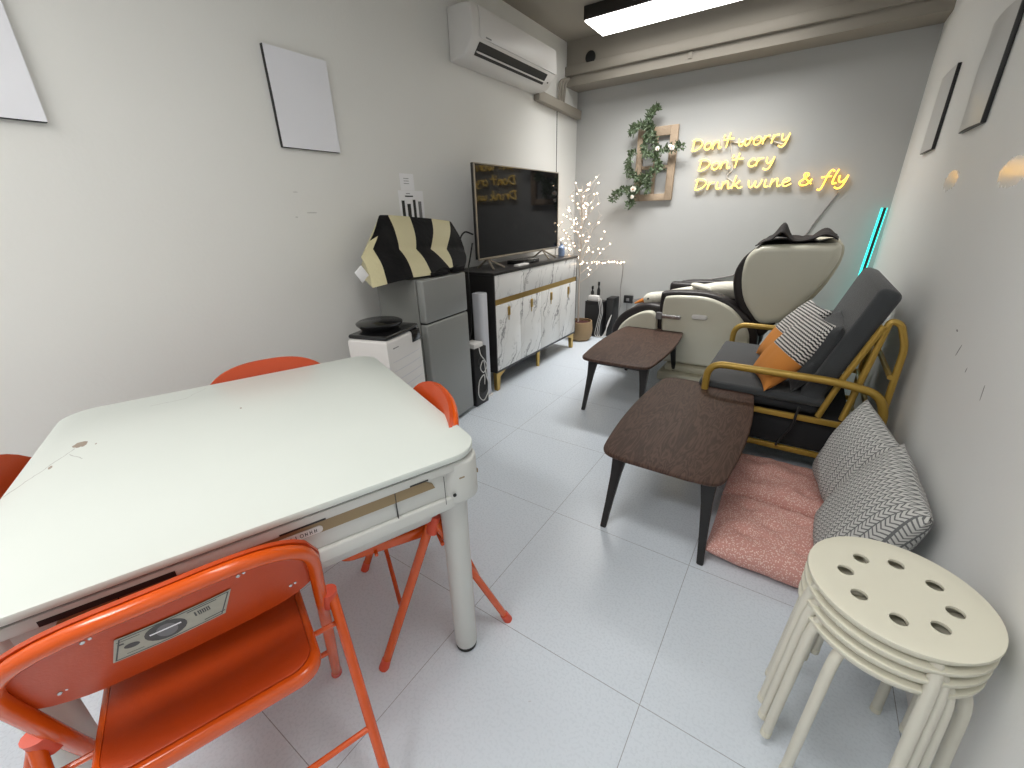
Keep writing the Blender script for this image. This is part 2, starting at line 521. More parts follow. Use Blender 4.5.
def pillow(b, w, h, t, n=26, pinch=.08, seed=0, dimples=(), amp=.006, soft=2.2):
    """soft cushion in local x (width) / z (height), thickness along y, centred"""
    def f(side):
        def g(u, v):
            u = u*2-1; v = v*2-1
            e = max(0, (1-abs(u)**soft))*max(0, (1-abs(v)**soft))
            th = t/2*e**.5
            px = u*w/2*(1-pinch*(1-v*v)); pz = v*h/2*(1-pinch*(1-u*u))
            for (du, dv) in dimples:
                q = math.hypot(u-du, v-dv); th -= t*.22*math.exp(-(q/.13)**2)*(1 if side > 0 else .6)
            nn = noise.noise(Vector((u*2.3+seed, v*2.3, side*3+seed)))*amp*e**.3
            n2 = noise.noise(Vector((u*6+seed, v*6, side*3+seed*2)))*amp*.4*e**.3
            return Vector((px, side*max(th+nn+n2, 0), pz))
        return g
    b.grid(f(1), n, n); b.grid(f(-1), n, n)
    bmesh.ops.remove_doubles(b.bm, verts=b.bm.verts, dist=.0004)
    return b

def place(b, origin, xa, za):
    """move all geometry of b from local axes (x=xa, z=za, y=za x xa) to world"""
    xa = Vector(xa).normalized(); za = Vector(za); za = (za-xa*za.dot(xa)).normalized(); ya = za.cross(xa)
    m = Matrix((xa, ya, za)).transposed()
    o = Vector(origin)
    for v in b.bm.verts: v.co = m @ v.co+o
    return b

def oriented(o, origin, xa, za):
    xa = Vector(xa).normalized(); za = Vector(za); za = (za-xa*za.dot(xa)).normalized(); ya = za.cross(xa)
    m = Matrix((xa, ya, za)).transposed().to_4x4(); m.translation = Vector(origin)
    o.matrix_world = m
    return o

# ------------------------------------------------------------------ room
XL, XR, YF, YB, ZC = -2.25, .487, -1.75, 4.62, 2.80
T = .1
struct('floor', (lambda b: (b.box((XL-T, YF-T, -T), (XR+T, YB+T, 0)), b)[1])(B()), M['floor'])
struct('ceiling', (lambda b: (b.box((XL-T, YF-T, ZC), (XR+T, YB+T, ZC+T)), b)[1])(B()), M['ceil'])
struct('wall_left', (lambda b: (b.box((XL-T, YF, 0), (XL, YB, ZC)), b)[1])(B()), M['wall_left'])
struct('wall_right', (lambda b: (b.box((XR, YF, 0), (XR+T, YB, ZC)), b)[1])(B()), M['wall_right'])
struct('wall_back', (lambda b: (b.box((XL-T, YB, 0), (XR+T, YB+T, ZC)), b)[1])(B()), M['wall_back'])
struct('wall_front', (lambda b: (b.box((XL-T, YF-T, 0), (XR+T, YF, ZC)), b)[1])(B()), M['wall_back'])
b = B(); b.box((XL, 4.36, 2.445), (XR, YB, ZC)); struct('trim_1', b, M['beam'])          # ceiling beam over the back wall
b = B(); b.box((XL, 4.325, 2.525), (XR, 4.36, 2.60), .006); 
b.box((-1.12, 4.35, 2.47), (-1.09, 4.361, 2.52), .003); struct('trim_2', b, M['beam'])   # trunking along the beam
b = B(); b.box((XL, 4.172, 0), (XL+.003, 4.180, 2.22)); struct('trim_3', b, M['groove']) # dark seam of the left wall

# air conditioner trunking on the left wall
t = thing('cable_trunking', 'short white plastic trunking running from the air conditioner to the back corner', 'trunking', (XL, 4.2, 2.2))
b = B(); b.box((XL, 3.74, 2.215), (XL+.06, 4.60, 2.295), .008, rot=Matrix.Rotation(R(-2.5), 3, 'X')); part('cover', b, M['beam'], t)
b = B()
for i, yy in enumerate((4.17, 4.21, 4.25)):
    b.tube(fil([(XL+.03, yy, 2.29), (XL+.03+.01*i, yy, 2.46), (XL+.05, 4.33, 2.50)], .05), .012)
loose('pipe', b, M['beam'], t)
single('wall_hole', B().lathe([(.0, -.004), (.045, -.004), (.05, 0), (.05, .004), (.04, .006), (0, .006)], 24), M['black'],
       'round black hole cover on the beam face above the trunking', 'hole cover')
o = bpy.data.objects['wall_hole']; o.location = (-2.0, 4.351, 2.64); o.rotation_euler = (R(90), 0, 0)

# ------------------------------------------------------------------ lamps
def lamp(x0, x1, y0, y1, label, power, spread):
    c = ((x0+x1)/2, (y0+y1)/2, ZC)
    t = thing('ceiling_lamp', label, 'ceiling light', c, group='ceiling lamps')
    b = B(); b.box((x0, y0, 2.712), (x1, y1, ZC-.001), .002)
    part('housing', b, M['lampcase'], t)
    b = B(); b.box((x0+.008, y0+.008, 2.70), (x1-.008, y1-.008, 2.7118), .002)
    part('diffuser', b, M['lampglow'], t)
    ld = bpy.data.lights.new('lamp_light', 'AREA'); ld.shape = 'RECTANGLE'; ld.size = x1-x0-.03; ld.size_y = y1-y0-.03
    ld.energy = power; ld.spread = R(spread); ld.color = (1, .985, .955)
    lo = bpy.data.objects.new('lamp_light', ld); COL.objects.link(lo); lo.parent = t; lo.location = (0, 0, 2.697-ZC)
    return t
lamp(-1.80, -.30, 3.76, 4.14, 'lit rectangular ceiling lamp with a black housing near the far beam', 24, 106)
lamp(-.85, .35, .40, .78, 'lit rectangular ceiling lamp above the white game table', 7, 165)
lamp(-1.95, -.45, -1.05, -.67, 'unseen ceiling lamp added at the near end of the room to brighten the walls', 25.5, 172)  # unseen fill lamp, added to brighten the left and right walls

# ------------------------------------------------------------------ air conditioner
t = thing('air_conditioner', 'white split air conditioner mounted high on the left wall', 'air conditioner', (XL, 3.2, 2.28))
y0, y1 = 2.64, 3.76
prof = [(XL+.002, 2.575), (XL+.15, 2.575), (XL+.19, 2.565), (XL+.205, 2.54), (XL+.21, 2.42), (XL+.206, 2.385), (XL+.136, 2.302), (XL+.09, 2.285), (XL+.002, 2.28)]
b = B(); b.prism([(x, z) for x, z in prof], 'y', y0, y1, .012, 3); part('body', b, M['white'], t)
b = B(); b.prism([(XL+.19, 2.566), (XL+.205, 2.562), (XL+.214, 2.54), (XL+.219, 2.42), (XL+.216, 2.392), (XL+.206, 2.392)], 'y', y0+.075, y1-.004, .003, 2); part('front_panel', b, M['white'], t)
# outlet slot follows the slanted underside
d = Vector((.070, 0, .083)).normalized(); nrm = Vector((.083, 0, -.070)).normalized()
base = Vector((XL+.1375, 0, 2.3025))
def slotbox(b, ya, yb, s0, s1, lift, th):
    p = [base+d*s+nrm*l for s in (s0, s1) for l in (lift, lift+th)]
    vs = [b.bm.verts.new((q.x, y, q.z)) for y in (ya, yb) for q in p]
    for f in ((0, 1, 3, 2), (4, 5, 7, 6), (0, 1, 5, 4), (2, 3, 7, 6), (0, 2, 6, 4), (1, 3, 7, 5)): b.bm.faces.new([vs[i] for i in f])
b = B(); slotbox(b, y0+.085, y1-.125, .012, .094, .0, .004); part('air_outlet', b, M['black'], t)
b = B(); slotbox(b, y0+.088, y1-.128, .034, .042, .004, .012); part('louver', b, M['white'], t)
b = B(); b.box((XL+.2185, y0+.13, 2.398), (XL+.2205, y0+.19, 2.406)); part('badge', b, M['greyink'], t)
b = B(); slotbox(b, y1-.07, y1-.055, .035, .045, .0, .003); part('indicator', b, M['black'], t)

# ------------------------------------------------------------------ wall panels (plastic-wrapped boards)
def panelL(y0, y1, z0, z1, label):
    t = thing('wall_panel', label, 'panel', (XL, (y0+y1)/2, z0), group='plastic wrapped wall panels')
    b = B(); b.box((XL+.001, y0, z0), (XL+.018, y1, z1), .001); part('board', b, M['black'], t)
    b = B()
    b.grid(lambda u, v: Vector((XL+.0205+.002*noise.noise(Vector((u*3+y0, v*3, 1))), y0+.002+(y1-y0-.002)*u, z0+.002+(z1-z0-.002)*v)), 14, 14)
    me = b.done('wrapping')
    o = part('wrapping', me, M['foil'], t)
panelL(1.32, 1.645, 1.65, 2.066, 'plastic-wrapped silver white panel on the left wall, nearer the air conditioner')
panelL(.16, .498, 1.646, 2.05, 'plastic-wrapped silver white panel at the far left edge of the left wall')
def panelR(y0, y1, z0, z1, label, bulge, m='foildull'):
    t = thing('wall_panel', label, 'panel', (XR, (y0+y1)/2, z0), group='plastic wrapped wall panels')
    b = B(); b.box((XR-.016, y0, z0), (XR-.001, y1, z1), .001); part('board', b, M['black'], t)
    b = B()
    def f(u, v):
        e = bulge*math.sin(PI*min(1, max(0, u)))**1.0*(.35+.65*math.sin(PI*v))
        return Vector((XR-.017-e*.8, y0+.004+(y1-y0)*u, z0+.002+(z1-z0-.004)*v))
    b.grid(f, 12, 14)
    o = part('wrapping', b, M[m], t)
panelR(3.495, 3.84, 1.59, 1.985, 'wrapped white panel with a black edge on the right wall, nearest the neon sign', .01)
panelR(2.60, 2.935, 1.60, 2.0, 'bulging wrapped white panel with a black edge, middle of the right wall', .03)
panelR(1.72, 2.055, 1.61, 2.0, 'wrapped white panel cut by the upper right edge of the photo', .03)

# ------------------------------------------------------------------ white four-sided game table
t = thing('game_table', 'square white electric game table with rounded legs and chipped top', 'table', (TC.x, TC.y, 0), TA)
H_ = .49
b = B(); b.prism(rrect(-H_, -H_, H_, H_, .085, 8), 'z', .747, .765, .004, 2); part('tabletop', b, M['tabletop'], t, W=False)
b = B(); b.prism(rrect(-.478, -.478, .478, .478, .08, 8), 'z', .740, .7468); part('shadow_gap', b, M['black'], t, W=False)
b = B()
b.prism(rrect(-.483, -.483, .483, .483, .085, 8), 'z', .716, .7399, .004, 2)
b.prism(rrect(-.470, -.470, .470, .470, .075, 8), 'z', .640, .7159, .003, 2)
b.prism(rrect(-.478, -.478, .478, .478, .080, 8), 'z', .600, .6399, .008, 3)
b.box((-.40, -.40, .50), (.40, .40, .605), .04, 3)
for k in range(4):
    rt = Matrix.Rotation(k*PI/2, 3, 'Z')
    n0 = len(b.bm.verts); b.bm.verts.ensure_lookup_table()
    b.prism(rrect(.372, .372, .486, .486, .05, 6), 'z', .612, .738, .01, 3)
    b.bm.verts.ensure_lookup_table()
    for v in list(b.bm.verts)[n0:]: v.co = rt @ v.co
part('apron', b, M['tbody'], t, W=False)
for k in range(4):
    rt = Matrix.Rotation(k*PI/2, 4, 'Z')
    def side(b): 
        for v in b.bm.verts: v.co = rt @ v.co
        return b
    b = B(); c = .42
    b.lathe([(0, .018), (.034, .018), (.0355, .03), (.0375, .50), (.040, .60), (.044, .622), (0, .622)], 24, (c, c, 0)); 
    lg = part('leg', side(b), M['tbody'], t, W=False)
    b = B(); b.lathe([(0, 0), (.030, 0), (.033, .004), (.033, .018), (0, .018)], 24, (c, c, 0)); part('foot_pad', side(b), M['rubber'], lg, W=False)
    # gold strip with tapered ends, slots and drawer seams on each side
    pts = [(-.345, .684), (.352, .684)]+[(.352-.045*(1-math.cos(R(a))), .684+.030*math.sin(R(a))) for a in (30, 60, 90)]+[(-.30, .714), (-.33, .708)]
    b = B(); b.prism(pts, 'x', .4695, .4745); part('gold_strip', side(b), M['tgold'], t, W=False)
    b = B()
    for ya, yb in ((-.345, -.165), (.005, .095), (.286, .333)): b.box((.4832, ya, .7185), (.4840, yb, .7225 if ya > -.1 else .7300))
    b.box((.4698, .2495, .632), (.4752, .2515, .722)); b.box((.4698, -.2515, .632), (.4752, -.2495, .722))
    
    b.box((.4855, .372, .63), (.4862, .3735, .715))
    loose('slot', side(b), M['black'], t, W=False)
    if k == 0:
        b = B(); b.prism([(y, z) for y, z in rrect(-.005, .686, .086, .7035, .008, 4)], 'x', .4745, .4765); bd = part('badge', b, M['white'], t, W=False, label='small badge with red and black lettering')
        b = B()
        yy = .003
        for ch in 'OLEJOHAN'[:8]:
            w = .0075
            yy += .0
            if ch in 'OD': 
                b.tube(cr([(.4768, yy+w/2+w*.42*math.cos(a), .6948+.0045*math.sin(a)) for a in [2*PI*i/8 for i in range(8)]], 2, True)+[(.4768, yy+w/2+w*.42, .6948)], .0006, 4)
            else:
                b.box((.4766, yy+.001, .6905), (.4771, yy+.0025, .699))
                if ch in 'LE': b.box((.4766, yy+.001, .6905), (.4771, yy+.0055, .692))
                if ch in 'HAN': b.box((.4766, yy+.005, .6905), (.4771, yy+.0062, .699)); b.box((.4766, yy+.001, .694), (.4771, yy+.006, .6953))
            yy += .0092
        part('lettering', b, M['ink'], bd, W=False)
        b = B(); b.lathe([(0, 0), (.005, 0), (.005, .002), (0, .002)], 12)
        for v in b.bm.verts: v.co = Vector((.4855+v.co.z, .398+v.co.x, .648+v.co.y))
        part('screw', b, M['black'], t, W=False)
        b = B()
        b.box((.4575, .4795, .672), (.4625, .4825, .684)); b.prism(rrect(.4855, .415, .4865, .43, .0002, 1), 'z', .69, .694)
        loose('chipped_edge', b, M['tgold'], t, W=False, label='worn brown chip at the corner')

# ------------------------------------------------------------------ orange folding chairs
def arch(w, zb, h, n=18):
    """back arch in the (x,s) plane: s is the height along the leaning frame"""
    return [(w*math.copysign(abs(math.cos(a))**.72, math.cos(a)), zb+h*abs(math.sin(a))**.9) for a in [PI*i/n for i in range(n+1)]]
def back_pt(x, z, off=0):
    y = -(z-.5)*.11/.29
    bow = .028*max(0, 1-(x/.22)**2)*max(0, min(1, (z-.52)/.10))
    return Vector((x, y-bow+off, z))
def make_chair(label, sticker=False):
    t = thing('folding_chair', label, 'chair', group='orange folding chairs')
    main = [(.22, .193, .02)]+[tuple(back_pt(.22, z)) for z in (.45, .5, .58, .64)]
    ar = [tuple(back_pt(x, z)) for x, z in arch(.22, .655, .135)]
    pts = main+ar+[(-x, y, z) for x, y, z in main[::-1]]
    b = B(); b.tube(pts, .0138, 12); part('frame', b, M['orange'], t, W=False)
    # backrest sheet
    def f(side):
        def g(u, v):
            x = (u*2-1)*.234
            c_ = math.acos(max(-1, min(1, math.copysign((abs(x)/.2362)**(1/.72), x)))); a = max(0, math.sin(c_))
            zt = .655+.1505*a**.9; zb = .655-.086*min(1, a*1.15)**.75
            z = zb+(zt-zb)*v
            p = back_pt(x, z, .014+side*.005)
            p.y += .010*side*(v-.5)*0
            return p
        return g
    b = B(); b.grid(f(1), 24, 8); b.grid(f(-1), 24, 8)
    bm = b.bm; bmesh.ops.remove_doubles(bm, verts=bm.verts, dist=.00005)
    be = [e for e in bm.edges if e.is_boundary]
    try: bmesh.ops.bridge_loops(bm, edges=be)
    except Exception: pass
    part('backrest', b, M['orangevinyl'], t, W=False)
    b = B()
    for x, z in ((-.17, .625), (-.1, .745), (.0, .762), (.1, .745), (.17, .625)):
        q = back_pt(x, z, .0072)
        b.ball(q, .0035, (1, .5, 1), 8, 6); b.ball(q+Vector((.009, 0, .002)), .0028, (1, .5, 1), 8, 6)
    loose('rivet', b, M['steel'], t, W=False)
    # seat
    b = B(); b.prism(rrect(-.187, -.12, .187, .27, .05, 6), 'z', .418, .452, .010, 3); seat = part('seat', b, M['orange'], t, W=False)
    b = B(); b.prism(rrect(-.172, -.105, .172, .255, .045, 6), 'z', .4522, .4575, .004, 2); part('seat_pad', b, M['orangevinyl'], seat, W=False)
    for s in (-1, 1):
        b = B(); b.tube([(s*.243, -.212, .02), (s*.243, -.006, .515)], .0115, 12); part('rear_leg', b, M['orange'], t, W=False)
        b = B(); b.tube([(s*.2355, .004, .475), (s*.2355, -.012, .53)], .0195, 14, flat=.8); part('collar', b, M['orangecap'], t, W=False)
        b = B(); b.tube([(s*.18, -.02, .435), (s*.255, -.02, .435)], .006, 8)
        b.tube([(s*.18, .16, .43), (s*.205, .16, .43)], .005, 8); loose('pivot', b, M['orange'], t, W=False)
        b = B(); b.tube([(s*.22, .202, .0), (s*.22, .188, .035)], .016, 12, taper=.9); part('foot_cap', b, M['orangecap'], t, W=False)
        b = B(); b.tube([(s*.243, -.221, .0), (s*.243, -.206, .035)], .0155, 12, taper=.9); part('foot_cap', b, M['orangecap'], t, W=False)
    b = B(); b.tube([(-.22, .118, .20), (.22, .118, .20)], .007, 8); part('crossbar', b, M['orange'], t, W=False)
    b = B(); b.tube([(-.243, -.137, .20), (.243, -.137, .20)], .007, 8); part('crossbar', b, M['orange'], t, W=False)
    if sticker:
        def sheet(x0, x1, z0, z1, off, nx=10):
            bb = B()
            bb.grid(lambda u, v: back_pt(x0+(x1-x0)*u+.022*(v-.5), z0+(z1-z0)*v, .0070-off), nx, 2)
            return bb
        b = sheet(-.083, .073, .656, .720, .0004)
        st = part('banknote_sticker', b, M['bill'], t, W=False, label='grey banknote sticker')
        def border(x0, x1, z0, z1, w, bb, off=.0008):
            for a in ((x0, x1, z0, z0+w), (x0, x1, z1-w, z1), (x0, x0+w, z0, z1), (x1-w, x1, z0, z1)):
                bb.grid(lambda u, v: back_pt(a[0]+(a[1]-a[0])*u+.022*((a[2]+(a[3]-a[2])*v-z0)/(z1-z0)-.5), a[2]+(a[3]-a[2])*v, .0070-off), 8, 1)
        b = B(); border(-.079, .069, .659, .717, .0022, b)
        def disc(cx, cz, rx, rz, bb, off):
            c = bb.bm.verts.new(back_pt(cx, cz, .0070-off)); ring = [bb.bm.verts.new(back_pt(cx+rx*math.cos(2*PI*i/20), cz+rz*math.sin(2*PI*i/20), .0070-off)) for i in range(20)]
            for i in range(20): bb.bm.faces.new((c, ring[i], ring[(i+1) % 20]))
        disc(-.015, .690, .028, .026, b, .0009); disc(-.060, .688, .010, .007, b, .0009)
        for (x, w) in ((.062, .003), (.067, .0035), (.0725, .0035), (.078, .0035)):   # 1000
            pass
        def bar(x0, x1, z0, z1): b.grid(lambda u, v: back_pt(x0+(x1-x0)*u, z0+(z1-z0)*v, .0070-.0009), 1, 1)
        bar(.0255, .0280, .690, .7035)
        for x in (.0305, .0365, .0425):
            bar(x, x+.0018, .690, .7035); bar(x+.0030, x+.0048, .690, .7035); bar(x, x+.0044, .7008, .702); bar(x, x+.0044, .690, .6912)
        bar(.018, .060, .7095, .7120); bar(-.073, -.044, .7085, .7102); bar(.033, .064, .666, .6685); bar(-.072, -.050, .668, .6695)
        bar(-.074, -.066, .699, .7035)
        part('print', b, M['billdark'], st, W=False)
        b = B(); 
        def disc2(cx, cz, rx, rz, off):
            disc(cx, cz, rx, rz, b, off)
        disc2(-.014, .689, .014, .019, .0011)
        part('portrait_oval', b, M['greyink'], st, W=False)
        b = B(); b.grid(lambda u, v: back_pt(-.036+.042*u, .6915+.004*v, .0070-.0013), 6, 1); part('caption_strip', b, M['paper'], st, W=False)
    return t
def put(o, x, y, deg): o.location = (x, y, 0); o.rotation_euler = (0, 0, R(deg)); return o
chA = make_chair('orange folding chair in the foreground with a banknote sticker on its back', True)
put(chA, -.851, .122, 70.6)
chB = make_chair('orange folding chair at the table end nearest the refrigerator')
put(chB, -.943, .774, 149.5)
chC = copy_tree(chB); chC['label'] = 'orange folding chair between the table and the left wall'; put(chC, -1.59, .705, -112)
chD = copy_tree(chB); chD['label'] = 'orange folding chair cut off by the left edge of the photo'; put(chD, -1.435, .06, -22)
CH = (chA, chB, chC, chD)

# ------------------------------------------------------------------ coffee tables
def boat(w, L, wm, n=10, r=.06):
    """rectangle with bowed sides; w end width, wm middle width, L length, rounded corners"""
    side = []
    for i in range(n+1):
        t = i/n*2-1; side.append((wm/2-(wm-w)/2*t*t, t*(L/2)))
    end = .012
    poly = side+[(w/4, L/2+end), (-w/4, L/2+end)]+[(-x, y) for x, y in side[::-1]]+[(-w/4, -L/2-end), (w/4, -L/2-end)]
    P = [Vector(p) for p in poly]; out = []
    for i, p in enumerate(P):
        a = P[i-1]-p; c = P[(i+1) % len(P)]-p
        ang = a.angle(c)
        if ang < R(130):
            d = min(r, a.length*.48, c.length*.48) if False else r
            sA, sC = p+a.normalized()*min(r, a.length*.95), p+c.normalized()*min(r, c.length*.95)
            for k in range(7):
                tt = k/6; out.append(tuple(sA*(1-tt)**2+p*2*tt*(1-tt)+sC*tt*tt))
        else: out.append(tuple(p))
    return out
def coffee_table(x, y, rot, label):
    t = thing('coffee_table', label, 'coffee table', (x, y, 0), rot, group='dark wooden coffee tables')
    b = B(); b.prism(boat(.46, .98, .53), 'z', .382, .402, .006, 3); part('tabletop', b, M['walnut'], t, W=False)
    b = B()
    for sx in (-1, 1): b.box((sx*.185-.01, -.385, .335), (sx*.185+.01, .385, .3818), .002)
    for sy in (-1, 1): b.box((-.185, sy*.385-.01, .335), (.185, sy*.385+.01, .3818), .002)
    part('apron', b, M['blackwood'], t, W=False)
    for sx in (-1, 1):
        for sy in (-1, 1):
            b = B()
            top = Vector((sx*.175, sy*.375, .3815)); bot = Vector((sx*.205, sy*.465, 0))
            rings = []
            for z, hw in ((0, .0125), (.12, .015), (.25, .020), (.315, .026), (.3815, .034)):
                c = bot.lerp(top, z/.3815)
                rings.append([b.bm.verts.new((c.x+dx*hw, c.y+dy*hw*.8, z)) for dx, dy in ((-1, -1), (1, -1), (1, 1), (-1, 1))])
            for a_, c_ in zip(rings, rings[1:]):
                for j in range(4): b.bm.faces.new((a_[j], a_[(j+1) % 4], c_[(j+1) % 4], c_[j]))
            b.bm.faces.new(rings[0]); b.bm.faces.new(rings[-1])
            bmesh.ops.bevel(b.bm, geom=[e for e in b.bm.edges], offset=.003, segments=2, affect='EDGES')
            part('leg', b, M['blackwood'], t, W=False)
    return t
coffee_table(-.318, 1.925, R(0), 'dark brown coffee table with black legs beside the pink floor mats')
coffee_table(-.915, 2.985, R(1), 'dark brown coffee table with black legs in front of the massage chair')

# ------------------------------------------------------------------ stools (stack of four)
SX, SY = .306, 1.012
def stool_parts(t, top):
    r = .1625
    def circ(cx, cy, rr, n): return [Vector((cx+rr*math.cos(2*PI*i/n), cy+rr*math.sin(2*PI*i/n), 0)) for i in range(n)]
    b = B(); bm = b.bm
    prof = [(r-.016, -.024), (r-.011, -.024), (r-.005, -.014), (r, -.008), (r-.001, -.002), (r-.006, 0)]
    n = 56
    rings = [[bm.verts.new((pr*math.cos(2*PI*j/n), pr*math.sin(2*PI*j/n), pz)) for j in range(n)] for pr, pz in prof]
    for a, c in zip(rings, rings[1:]):
        for j in range(n): bm.faces.new((a[j], a[(j+1) % n], c[(j+1) % n], c[j]))
    inner = [bm.verts.new((.125*math.cos(2*PI*j/n), .125*math.sin(2*PI*j/n), -.003)) for j in range(n)]
    a = rings[-1]
    for j in range(n): bm.faces.new((a[j], a[(j+1) % n], inner[(j+1) % n], inner[j]))
    hs = []
    for k in range(8):
        an = R(21+45*k); hs.append(circ(.09*math.cos(an), .09*math.sin(an), .0155, 18))
    def plate(z, outer_ring):
        loops = [[v.co.copy() for v in outer_ring]]+[[Vector((p.x, p.y, z)) for p in h] for h in hs]
        vs = list(outer_ring); rings_h = []
        for h in loops[1:]:
            q = [bm.verts.new(p) for p in h]; rings_h.append(q); vs += q
        for tr in tessellate_polygon(loops):
            try: bm.faces.new([vs[i] for i in tr])
            except ValueError: pass
        return rings_h
    h1 = plate(-.003, inner)
    under = [bm.verts.new((.1455*math.cos(2*PI*j/n), .1455*math.sin(2*PI*j/n), -.024)) for j in range(n)]
    a = rings[0]
    mid = [bm.verts.new((.146*math.cos(2*PI*j/n), .146*math.sin(2*PI*j/n), -.009)) for j in range(n)]
    for j in range(n): bm.faces.new((a[j], a[(j+1) % n], under[(j+1) % n], under[j])); bm.faces.new((under[j], under[(j+1) % n], mid[(j+1) % n], mid[j]))
    h2 = plate(-.009, mid)
    for q1, q2 in zip(h1, h2):
        for j in range(18): bm.faces.new((q1[j], q1[(j+1) % 18], q2[(j+1) % 18], q2[j]))
    part('seat', b, M['cream'], t, W=False, angle=50)
    for k in range(4):
        b = B()
        pts = fil([(.06, 0, -.022), (.146, 0, -.022), (.158, 0, -.07), (.183, 0, -.4485)], .035, 7)
        rt = Matrix.Rotation(k*PI/2, 3, 'Z')
        b.tube([rt @ Vector(p) for p in pts], .0115, 14); part('leg', b, M['creamleg'], t, W=False)
        b = B(); b.tube([rt @ Vector(p) for p in [(.1818, 0, -.432), (.183, 0, -.450)]], .0125, 12); part('foot_cap', b, M['cream'], t, W=False)
labs = ['lowest stool of the white stack of four', 'second stool from the bottom of the white stack',
        'third stool from the bottom of the white stack', 'topmost white round stool with eight holes, at the lower right']
angs = [-34, -56, -64, -71]
st0 = None
for i in range(4):
    if st0 is None:
        o = st0 = thing('stacking_stool', labs[0], 'stool', (SX, SY, .450), R(angs[0]), 'stack of white round stools'); stool_parts(o, True)
    else: o = copy_tree(st0)
    o['label'] = labs[i]; o.location = (SX, SY, .4515+.031*i); o.rotation_euler = (0, 0, R(angs[i]))
# visible legs of the lowest stool also sit in the stack; nothing else needed

# ------------------------------------------------------------------ fridge
FR = thing('refrigerator', 'small grey two-door refrigerator standing against the left wall', 'refrigerator', (-1.765, 1.90, 0), R(5.4))
# local: +x is the front (towards the room), y along the wall
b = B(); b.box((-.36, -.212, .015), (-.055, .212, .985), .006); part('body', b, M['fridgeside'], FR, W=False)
for z0, z1, nm in ((.735, .983, 'freezer_door'), (.03, .727, 'lower_door')):
    b = B(); b.box((-.052, -.212, z0), (0, .212, z1), .012, 3); d_ = part('door', b, M['fridge'], FR, W=False)
b = B(); b.box((-.055, -.205, .7272), (-.012, .205, .7348)); part('door_gap', b, M['black'], FR, W=False)
b = B()
for sx in (-.32, -.09):
    for sy in (-.17, .17): b.lathe([(0, 0), (.02, 0), (.02, .016), (0, .016)], 12, (sx, sy, 0))
loose('foot', b, M['rubber'], FR, W=False)

# striped bag on the fridge
bg = thing('striped_bag', 'black and cream striped tarpaulin bag lying over the refrigerator top', 'bag', (-1.93, 1.9, .985))
top = [(-2.08, y, z) for y, z in ((1.725, 1.325), (1.735, 1.33), (1.793, 1.329), (1.961, 1.317), (2.152, 1.301), (2.326, 1.281), (2.341, 1.275))]
cre = [(-1.955, y, z) for y, z in ((1.467, 1.125), (1.552, 1.159), (1.735, 1.145), (1.867, 1.135), (1.991, 1.126), (2.138, 1.114), (2.317, 1.094))]
bot = [(-1.80, y, z) for y, z in ((1.394, .985), (1.489, .991), (1.678, 1.0), (1.824, .996), (2.006, .993), (2.019, .993), (2.111, .992))]
bkb = [(-2.13, y, z) for y, z in ((1.56, 1.02), (1.62, .995), (1.77, .995), (1.9, .995), (2.03, .995), (2.18, .995), (2.27, .995))]
rows_w = [bot, cre, top, bkb]
def bagpt(u, v, nu=6):
    # u along y (0..1 over the six stripes), v around
    i = min(int(u*nu), nu-1); fu = u*nu-i
    def L(row): return Vector(row[i]).lerp(Vector(row[i+1]), fu)
    j = min(int(v*3), 2); fv = v*3-j
    p = L(rows_w[j]).lerp(L(rows_w[j+1]), fv)
    nn = noise.noise(Vector((p.y*9, p.z*9, p.x*5)))*.010*(math.sin(PI*fv)**.5 if 0 < fv < 1 else .2)
    if j < 2: p.x += nn+.018*math.sin(PI*fv)
    return p
b = B(); NU, NV = 36, 24
g = b.grid(bagpt, NU, NV)
for f in b.bm.faces: pass
b.bm.faces.ensure_lookup_table(); k_ = 0
for i in range(NU):
    for j in range(NV):
        b.bm.faces[k_].material_index = 1 if (i < 6 and j >= 11) else (i//6) % 2; k_ += 1
# close bottom and ends
for i in range(NU):
    f = b.bm.faces.new((g[i][NV], g[i+1][NV], g[i+1][0], g[i][0])); f.material_index = (i//6) % 2
for i, mi in ((0, 0), (NU, 1)):
    f = b.bm.faces.new(g[i][:]); f.material_index = mi
part('bag_body', b, [M['bagcream'], M['bagblack']], bg, angle=60)
b = B(); b.box((-1.79, 1.80, .99), (-1.765, 1.93, 1.012), .004); b.box((-1.80, 1.98, .992), (-1.77, 2.09, 1.02), .006)
b.tube(cr([(-1.782, 1.84, 1.01), (-1.778, 1.90, 1.03), (-1.782, 1.97, 1.015), (-1.78, 2.03, 1.03)], 5), .006, 8)
loose('strap', b, M['bagblack'], bg)
b = B(); b.box((-1.86, 1.355, 1.02), (-1.855, 1.41, 1.085), .001, rot=Matrix.Rotation(R(35), 3, 'X')); part('tag', b, M['paper'], bg)

# papers on the wall above the bag
pp = thing('paper_poster', 'white paper with four dark bars taped to the wall above the bag', 'poster', (XL, 2.15, 1.27))
b = B(); b.box((XL+.0005, 2.045, 1.27), (XL+.002, 2.265, 1.475)); part('sheet', b, M['paper'], pp)
b = B()
for y0, y1, z0, z1 in ((2.065, 2.09, 1.29, 1.415), (2.112, 2.142, 1.29, 1.395), (2.165, 2.188, 1.29, 1.42)):
    b.box((XL+.0021, y0, z0), (XL+.003, y1, z1))
b.box((XL+.0021, 2.10, 1.437), (XL+.003, 2.17, 1.445))
part('print', b, M['ink'], pp)
b = B(); b.box((XL+.0021, 2.212, 1.29), (XL+.003, 2.240, 1.41)); b.box((XL+.0021, 2.11, 1.455), (XL+.003, 2.145, 1.459)); part('print', b, M['greyink'], pp, label='grey bar')
sn = thing('paper_note', 'small square white note with three faint lines above the barred poster', 'note', (XL, 2.13, 1.48))
